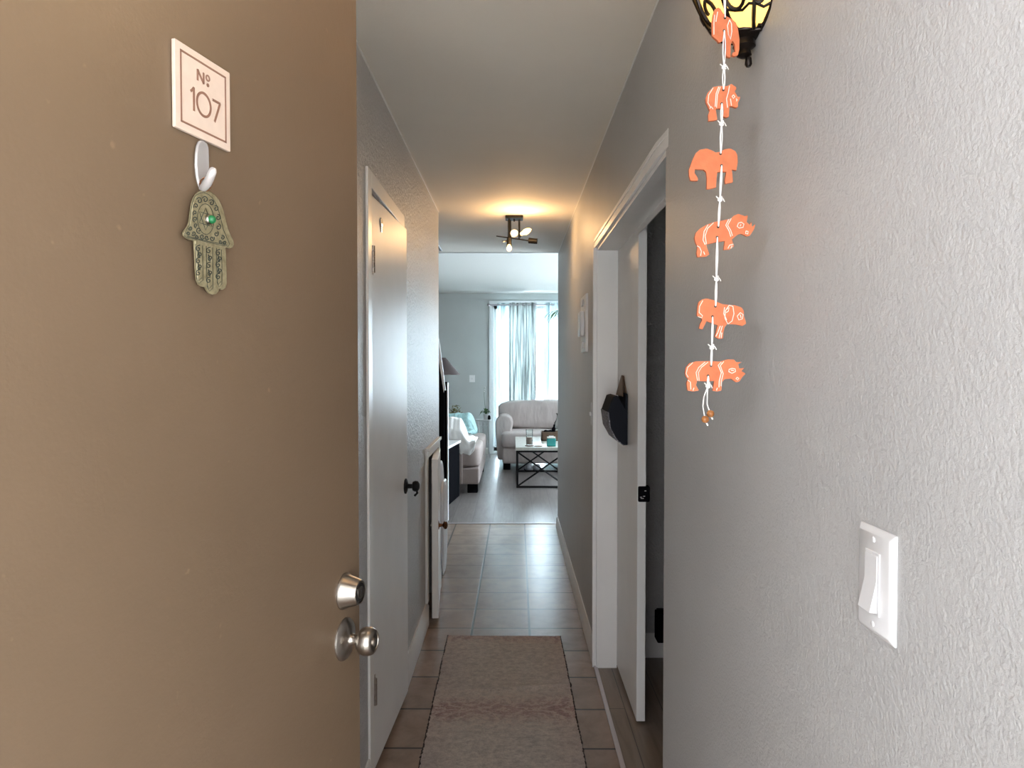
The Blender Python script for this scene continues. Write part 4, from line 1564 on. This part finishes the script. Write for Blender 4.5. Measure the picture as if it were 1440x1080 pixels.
# ------------------------------------------------------------------ side table with orchid
sx, sy = atY(679.5, 590, 11.15).x, 11.15
sz = atY(679.5, 590, 11.15).z
stb = thing('side_table', (sx, sy, 0), 'small round white metal side table against the far wall', 'side table')
put('tabletop', M().lathe([(.0001, -.012), (.118, -.012), (.122, 0), (.122, .003), (.112, .001), (.0001, .001)], (sx, sy, sz), (0, 0, 1), 0, 36), M_PLASTIC, stb)
for k in range(3):
    a = k * 2 * PI / 3 + .5
    put('leg', M().tube([(sx + .10 * math.cos(a), sy + .10 * math.sin(a), sz - .012), (sx + .06 * math.cos(a), sy + .06 * math.sin(a), .30), (sx + .12 * math.cos(a), sy + .12 * math.sin(a), 0)], .006, 0, 8), M_PLASTIC, stb)
for k in range(4):
    m = M()
    a = k * PI / 2
    cc = V((sx + .05 * math.cos(a), sy + .05 * math.sin(a) - .04, sz - .07))
    m.tube([cc + V((.03 * math.cos(t * PI / 6), 0, .03 * math.sin(t * PI / 6))) for t in range(12)], .003, 0, 6, True)
    put('scroll_ornament', m, M_PLASTIC, stb, weld=False)
orx = atY(683.5, 585, 11.12).x
orc = thing('potted_orchid', (orx, 11.12, sz + .003), 'orchid with arching leaves in a white pot on the white side table', 'plant')
put('pot', M().lathe([(.034, .003), (.046, .09), (.050, .092), (.044, .092), (.042, .075), (.0001, .075)], (orx, 11.12, sz), (0, 0, 1), 0, 28), M_POT, orc)


def leaf(m, base, tip, w, sag, n=8, up=V((0, 0, 1)), mi=0):
    base, tip = V(base), V(tip)
    d = tip - base
    sd = d.cross(up)
    sd = sd.normalized() if sd.length > 1e-4 else V((1, 0, 0))
    vs = []
    for i in range(n + 1):
        t = i / n
        p = base + d * t + V((0, 0, sag * math.sin(PI * t)))
        ww = w * (math.sin(PI * (t * .92 + .06)) ** .7)
        vs += [p - sd * ww, p + V((0, 0, -ww * .3)), p + sd * ww]
    fs = []
    for i in range(n):
        for j in range(2):
            fs.append((i * 3 + j, i * 3 + j + 1, i * 3 + j + 4, i * 3 + j + 3))
    m.add(vs, fs, mi)


m = M()
zb_ = sz + .08
for dx, dy, dz in ((-.11, .02, -.02), (-.09, -.05, .02), (.07, .02, .02), (.05, -.06, .03), (-.03, .05, .08), (.02, .06, .07)):
    leaf(m, (orx, 11.12, zb_), (orx + dx, 11.12 + dy, zb_ + dz), .022, .05)
put('leaf', m, M_LEAF, orc, solid=.002, weld=False)
m = M().tube([(orx, 11.12, zb_), (orx - .02, 11.12, zb_ + .16), (orx - .03, 11.11, zb_ + .30), (orx - .025, 11.10, zb_ + .42)], .0028, 0, 6)
stem = put('flower_stem', m, M_LEAF, orc)
m = M()
for k in range(3):
    m.blob((orx - .027 + .006 * k, 11.10, zb_ + .36 + .03 * k), (.02, .016, .022), .9, 0, 10, 6)
put('bud', m, M_POT, stem, weld=False)
c = atY(690, 587, 11.1)
m = M().lathe([(.02, 0), (.024, .02), (.02, .05), (.010, .065), (.0001, .068)], (sx + .095, 11.10, sz + .004), (0, 0, 1), 0, 18)
tag(put('candle_holder', m, M_BLACK), 'tiny dark holder on the right rim of the white side table', 'ornament')

# foliage plant and lamp behind the sofa
fx_, fy_ = atY(640, 583, 10.6).x, 10.6
zt_ = atY(640, 584, 10.6).z
fp = thing('potted_plant', (fx_, fy_, zt_ - .16), 'bushy olive leaved plant behind the left sofa', 'plant')
put('pot', M().lathe([(.05, 0), (.07, .14), (.075, .145), (.065, .145), (.06, .12), (.0001, .12)], (fx_, fy_, zt_ - .16), (0, 0, 1), 0, 24), M_POT, fp)
m = M()
for k in range(90):
    a = random.uniform(0, 2 * PI)
    e_ = random.uniform(-.1, 1.2)
    R_ = random.uniform(.03, .115)
    p = V((fx_ + R_ * math.cos(a) * math.cos(e_), fy_ + R_ * math.sin(a) * math.cos(e_), zt_ + .02 + .13 * math.sin(e_) * R_ / .10))
    q = p + V((random.uniform(-.03, .03), random.uniform(-.03, .03), random.uniform(-.01, .03)))
    leaf(m, p, q, .011, .004, 4)
put('foliage', m, M_DRYLEAF, fp, solid=.0015, weld=False)['kind'] = 'stuff'
m = M()
for k in range(9):
    a = k * .7
    m.tube([(fx_, fy_, zt_ - .03), (fx_ + .06 * math.cos(a), fy_ + .06 * math.sin(a), zt_ + .07)], .002, 0, 5)
put('stem', m, M_WOODB, fp, weld=False)
# stand for the plant
m = M().box(fx_ - .17, fx_ + .14, fy_ - .15, fy_ + .2, zt_ - .19, zt_ - .161)
ps = tag(put('plant_stand', m, M_WOODB, bevel=.004), 'low dark wood stand carrying the bushy plant behind the sofa', 'stand')
for dx in (-.15, .12):
    for dy in (-.13, .18):
        put('leg', M().box(fx_ + dx - .012, fx_ + dx + .012, fy_ + dy - .012, fy_ + dy + .012, 0, zt_ - .19), M_WOODB, ps)

lx, ly = atY(622.5, 515, 10.05).x, 10.05
z0_, z1_ = atY(622.5, 527, 10.05).z, atY(622.5, 503, 10.05).z
fl = thing('floor_lamp', (lx, ly, 0), 'floor lamp with dark conical shade behind the left sofa', 'lamp')
put('lamp_shade', M().lathe([(.245, 0), (.045, z1_ - z0_), (.040, z1_ - z0_), (.240, .0)], (lx, ly, z0_), (0, 0, 1), 0, 40), M_SHADE, fl)
put('pole', M().tube([(lx, ly, .02), (lx, ly, z1_ - .02)], .011, 0, 12), M_BLACK, fl)
put('base', M().lathe([(.14, 0), (.14, .015), (.03, .03), (.012, .05)], (lx, ly, 0), (0, 0, 1), 0, 32), M_BLACK, fl)
put('bulb', M().lathe([(.012, 0), (.03, .05), (.025, .08), (.0001, .09)], (lx, ly, z0_ + .06), (0, 0, 1), 0, 16), M_POT, fl)

# console with white top, black body
cn = thing('console_cabinet', (-.80, 7.60, 0), 'black console with a white top standing in front of the left sofa', 'console')
A0, A1 = atY(630, 629, 7.25), atY(648.5, 617, 7.92)
zt2 = .615
dirc = V((A1.x - A0.x, A1.y - A0.y, 0)).normalized()
nr = V((-dirc.y, dirc.x, 0))
Lc = 0.66
o0 = V((A0.x, A0.y, 0))
m = M().obox(o0 + V((0, 0, zt2 - .025)), dirc * Lc, nr * .30, V((0, 0, .025)))
put('top', m, M_TRIMW, cn, bevel=.002)
m = M().obox(o0 + dirc * .01 + nr * .015 + V((0, 0, .0)), dirc * (Lc - .02), nr * .27, V((0, 0, zt2 - .026)))
put('body', m, M_BLACKM, cn, bevel=.003)
m = M().obox(o0 + dirc * .03 + nr * .010 + V((0, 0, .05)), dirc * (Lc - .06), nr * .006, V((0, 0, zt2 - .12)))
put('door', m, M_BLACKM, cn, bevel=.002)

# tall black board beyond the left wall end
YB = 6.62
bt = thing('upright_board', (-.66, YB, 0), 'tall black board with white edges standing beyond the end of the left wall', 'board')
pA_, pB_ = atY(624, 537, YB), atY(629, 737, YB)
zt3 = pA_.z
put('panel', M().box(-.95, pB_.x, YB, YB + .05, 0, zt3), M_BLACKM, bt, bevel=.003)
put('edge_strip', M().box(pB_.x + .0005, pB_.x + .009, YB, YB + .05, 0, zt3 - .01), M_BRIGHT, bt)
s0, s1 = atY(615, 478, YB - .06), atY(624.6, 549, YB - .06)
w2 = .014
put('slanted_panel', M().ext([s0, s1, V((s1.x, s1.y, .05)), V((s0.x - .2, s0.y, .05)), V((s0.x - .2, s0.y, s0.z))], (0, .03, 0)), M_BLACKM, bt)
put('edge_strip', M().ext([s0 + V((0, -.006, 0)), s1 + V((0, -.006, 0)), s1 + V((-.004, -.006, -.02)), s0 + V((-w2, -.006, 0))], (0, .01, 0)).ext([s0 + V((.0, 0, 0)), s1, s1 + V((w2, 0, 0)), s0 + V((w2, 0, 0.01))], (0, .02, 0)), M_BRIGHT, bt, weld=False)

# folded white bags past the wall end
fb = thing('folded_bag', (-.50, 4.95, 0), 'white plastic bag folded flat, standing just past the low cupboard door', 'bag')
put('bag_fold', M().blob((-.508, 4.95, .385), (.032, .34, .77), .45, 0, 28, 24, .012, 8), M_BAG, fb)


def tp(p):
    p.x *= .45 + .55 * min(1, (p.z + .33) / .4)
    return p
put('bag_fold', M().blob((-.478, 4.93, .325), (.034, .30, .645), .5, 0, 28, 24, .010, 9, 0, tp), M_BAG, fb)

# tall palm at the right of the living room
px_, py_ = .95, 9.95
pm = thing('potted_palm', (1.65, 10.9, 0), 'tall palm whose thin frond tips show at the right wall edge', 'plant')
B0 = V((1.65, 10.9, 0))
put('pot', M().lathe([(.13, 0), (.17, .30), (.18, .31), (.16, .31), (.155, .27), (.0001, .27)], B0, (0, 0, 1), 0, 28), M_POT, pm)
put('trunk', M().tube([B0 + V((0, 0, .27)), B0 + V((-.08, 0, 1.0)), B0 + V((-.12, 0, 1.7))], [.03, .025, .018], 0, 10), M_WOODB, pm)
for k in range(7):
    a = PI + (-1.2 + .4 * k)
    st_ = B0 + V((-.12, 0, 1.7))
    tipv = V((math.cos(a) * .99, math.sin(a) * .45, .12))
    m = M()
    pts = [st_ + tipv * t + V((0, 0, .58 * math.sin(PI * t * .62) - .12 * t)) for t in [i / 14 for i in range(15)]]
    m.tube(pts, [.006 * (1 - .8 * i / 14) + .001 for i in range(15)], 0, 6)
    for i in range(3, 15):
        for s_ in (-1, 1):
            d_ = (pts[i] - pts[i - 1]).normalized()
            sd = d_.cross(V((0, 0, 1))).normalized()
            leaf(m, pts[i], pts[i] + d_ * .10 + sd * s_ * .11 + V((0, 0, -.10)), .008, .02, 4)
    put('frond', m, M_LEAF, pm, weld=False)

# ------------------------------------------------------------------ outside
m = M().box(-8, 8, -9, YE - .12, -.06, -.012)
struct('floor', m, M_CONC, 'concrete walkway outside the entry door', 'floor')
m = M().box(-6, 8, YF + .1, YF + 2.2, -.10, -.02)
struct('floor', m, M_CONC, 'balcony slab beyond the glass door', 'floor')

struct('wall_light_block', M().box(-1.75, -1.6, -5, YE - .13, -.02, 1.75), M_CONC, 'unseen concrete wall added to block low side light outside', 'wall')  # out of view, added so the lower entry wall gets less light
struct('ceiling', M().box(-8, 8, -1.0, YE - .12, 2.55, 2.75), M_CEIL, 'unseen overhang added to keep sun and high sky off the doorway', 'ceiling')  # out of view, added to shade the doorway from direct sun
sl = bpy.data.lights.new('sun', 'SUN')
sl.energy = 26
sl.angle = math.radians(.6)
sl.color = (1, .97, .94)
so = bpy.data.objects.new('sun', sl)
so.rotation_euler = (math.radians(-30), 0, 0)
so.location = (0, -4, 6)
COL.objects.link(so)

# world: bright overcast sky
w = bpy.data.worlds.new('world')
sc.world = w
w.use_nodes = True
nt = w.node_tree
bg = nt.nodes['Background']
bg.inputs['Strength'].default_value = 4.2
tc = nt.nodes.new('ShaderNodeTexCoord')
sx_ = nt.nodes.new('ShaderNodeSeparateXYZ')
nt.links.new(tc.outputs['Generated'], sx_.inputs[0])
rp = nt.nodes.new('ShaderNodeValToRGB')
el = rp.color_ramp.elements
# overcast sky: cool to the north (+Y, the window side), more neutral over the entry
el[0].position = .0
el[0].color = (.95, .95, 1.0, 1)
el[1].position = 1.0
el[1].color = (.74, .87, 1.0, 1)
mr = nt.nodes.new('ShaderNodeMapRange')
mr.inputs[1].default_value = -.5
mr.inputs[2].default_value = .5
nt.links.new(sx_.outputs[1], mr.inputs[0])
nt.links.new(mr.outputs[0], rp.inputs[0])
nt.links.new(rp.outputs[0], bg.inputs[0])
ms = nt.nodes.new('ShaderNodeMapRange')
ms.inputs[1].default_value = -.1
ms.inputs[2].default_value = .35
ms.inputs[3].default_value = 2.7
ms.inputs[4].default_value = 23
nt.links.new(sx_.outputs[1], ms.inputs[0])
mz = nt.nodes.new('ShaderNodeMapRange')
mz.inputs[1].default_value = 0
mz.inputs[2].default_value = .8
mz.inputs[3].default_value = .95
mz.inputs[4].default_value = 1.05
nt.links.new(sx_.outputs[2], mz.inputs[0])
# the sky is brightest to the side of the walkway (-X), south of the building
mx_ = nt.nodes.new('ShaderNodeMapRange')
mx_.inputs[1].default_value = -.45
mx_.inputs[2].default_value = -.75
mx_.inputs[3].default_value = 0
mx_.inputs[4].default_value = 1
nt.links.new(sx_.outputs[0], mx_.inputs[0])
my_ = nt.nodes.new('ShaderNodeMapRange')
my_.inputs[1].default_value = .0
my_.inputs[2].default_value = -.3
my_.inputs[3].default_value = 0
my_.inputs[4].default_value = 2.2
nt.links.new(sx_.outputs[1], my_.inputs[0])
side_ = mth(nt, 'ADD', mth(nt, 'MULTIPLY', mx_.outputs[0], my_.outputs[0]), 1.0)
nt.links.new(mth(nt, 'MULTIPLY', mth(nt, 'MULTIPLY', ms.outputs[0], mz.outputs[0]), side_), bg.inputs['Strength'])


def area(name, loc, rot, sx, sy, energy, col, portal=False):
    a = bpy.data.lights.new(name, 'AREA')
    a.shape = 'RECTANGLE'
    a.size, a.size_y = sx, sy
    a.energy = energy
    a.color = col
    if portal:
        a.cycles.is_portal = True
    o = bpy.data.objects.new(name, a)
    o.location = loc
    o.rotation_euler = rot
    COL.objects.link(o)
    return o


area('window_portal', (.78, YF + .12, 1.25), (-PI / 2, 0, 0), 2.2, 2.4, 1, (1, 1, 1), True)
area('side_portal', (3.12, 9.1, 1.4), (0, PI / 2, 0), 1.8, 3.0, 1, (1, 1, 1), True)
area('entry_portal', (-.06, YE - .14, 1.03), (PI / 2, 0, 0), .9, 2.06, 1, (1, 1, 1), True)

sc.view_settings.view_transform = 'Standard'
sc.view_settings.look = 'None'
sc.view_settings.gamma = 1
sc.view_settings.use_curve_mapping = False
sc.view_settings.exposure = 0.75
sc.cycles.max_bounces = 10
sc.cycles.diffuse_bounces = 6
sc.cycles.sample_clamp_indirect = 6
sc.cycles.use_denoising = True
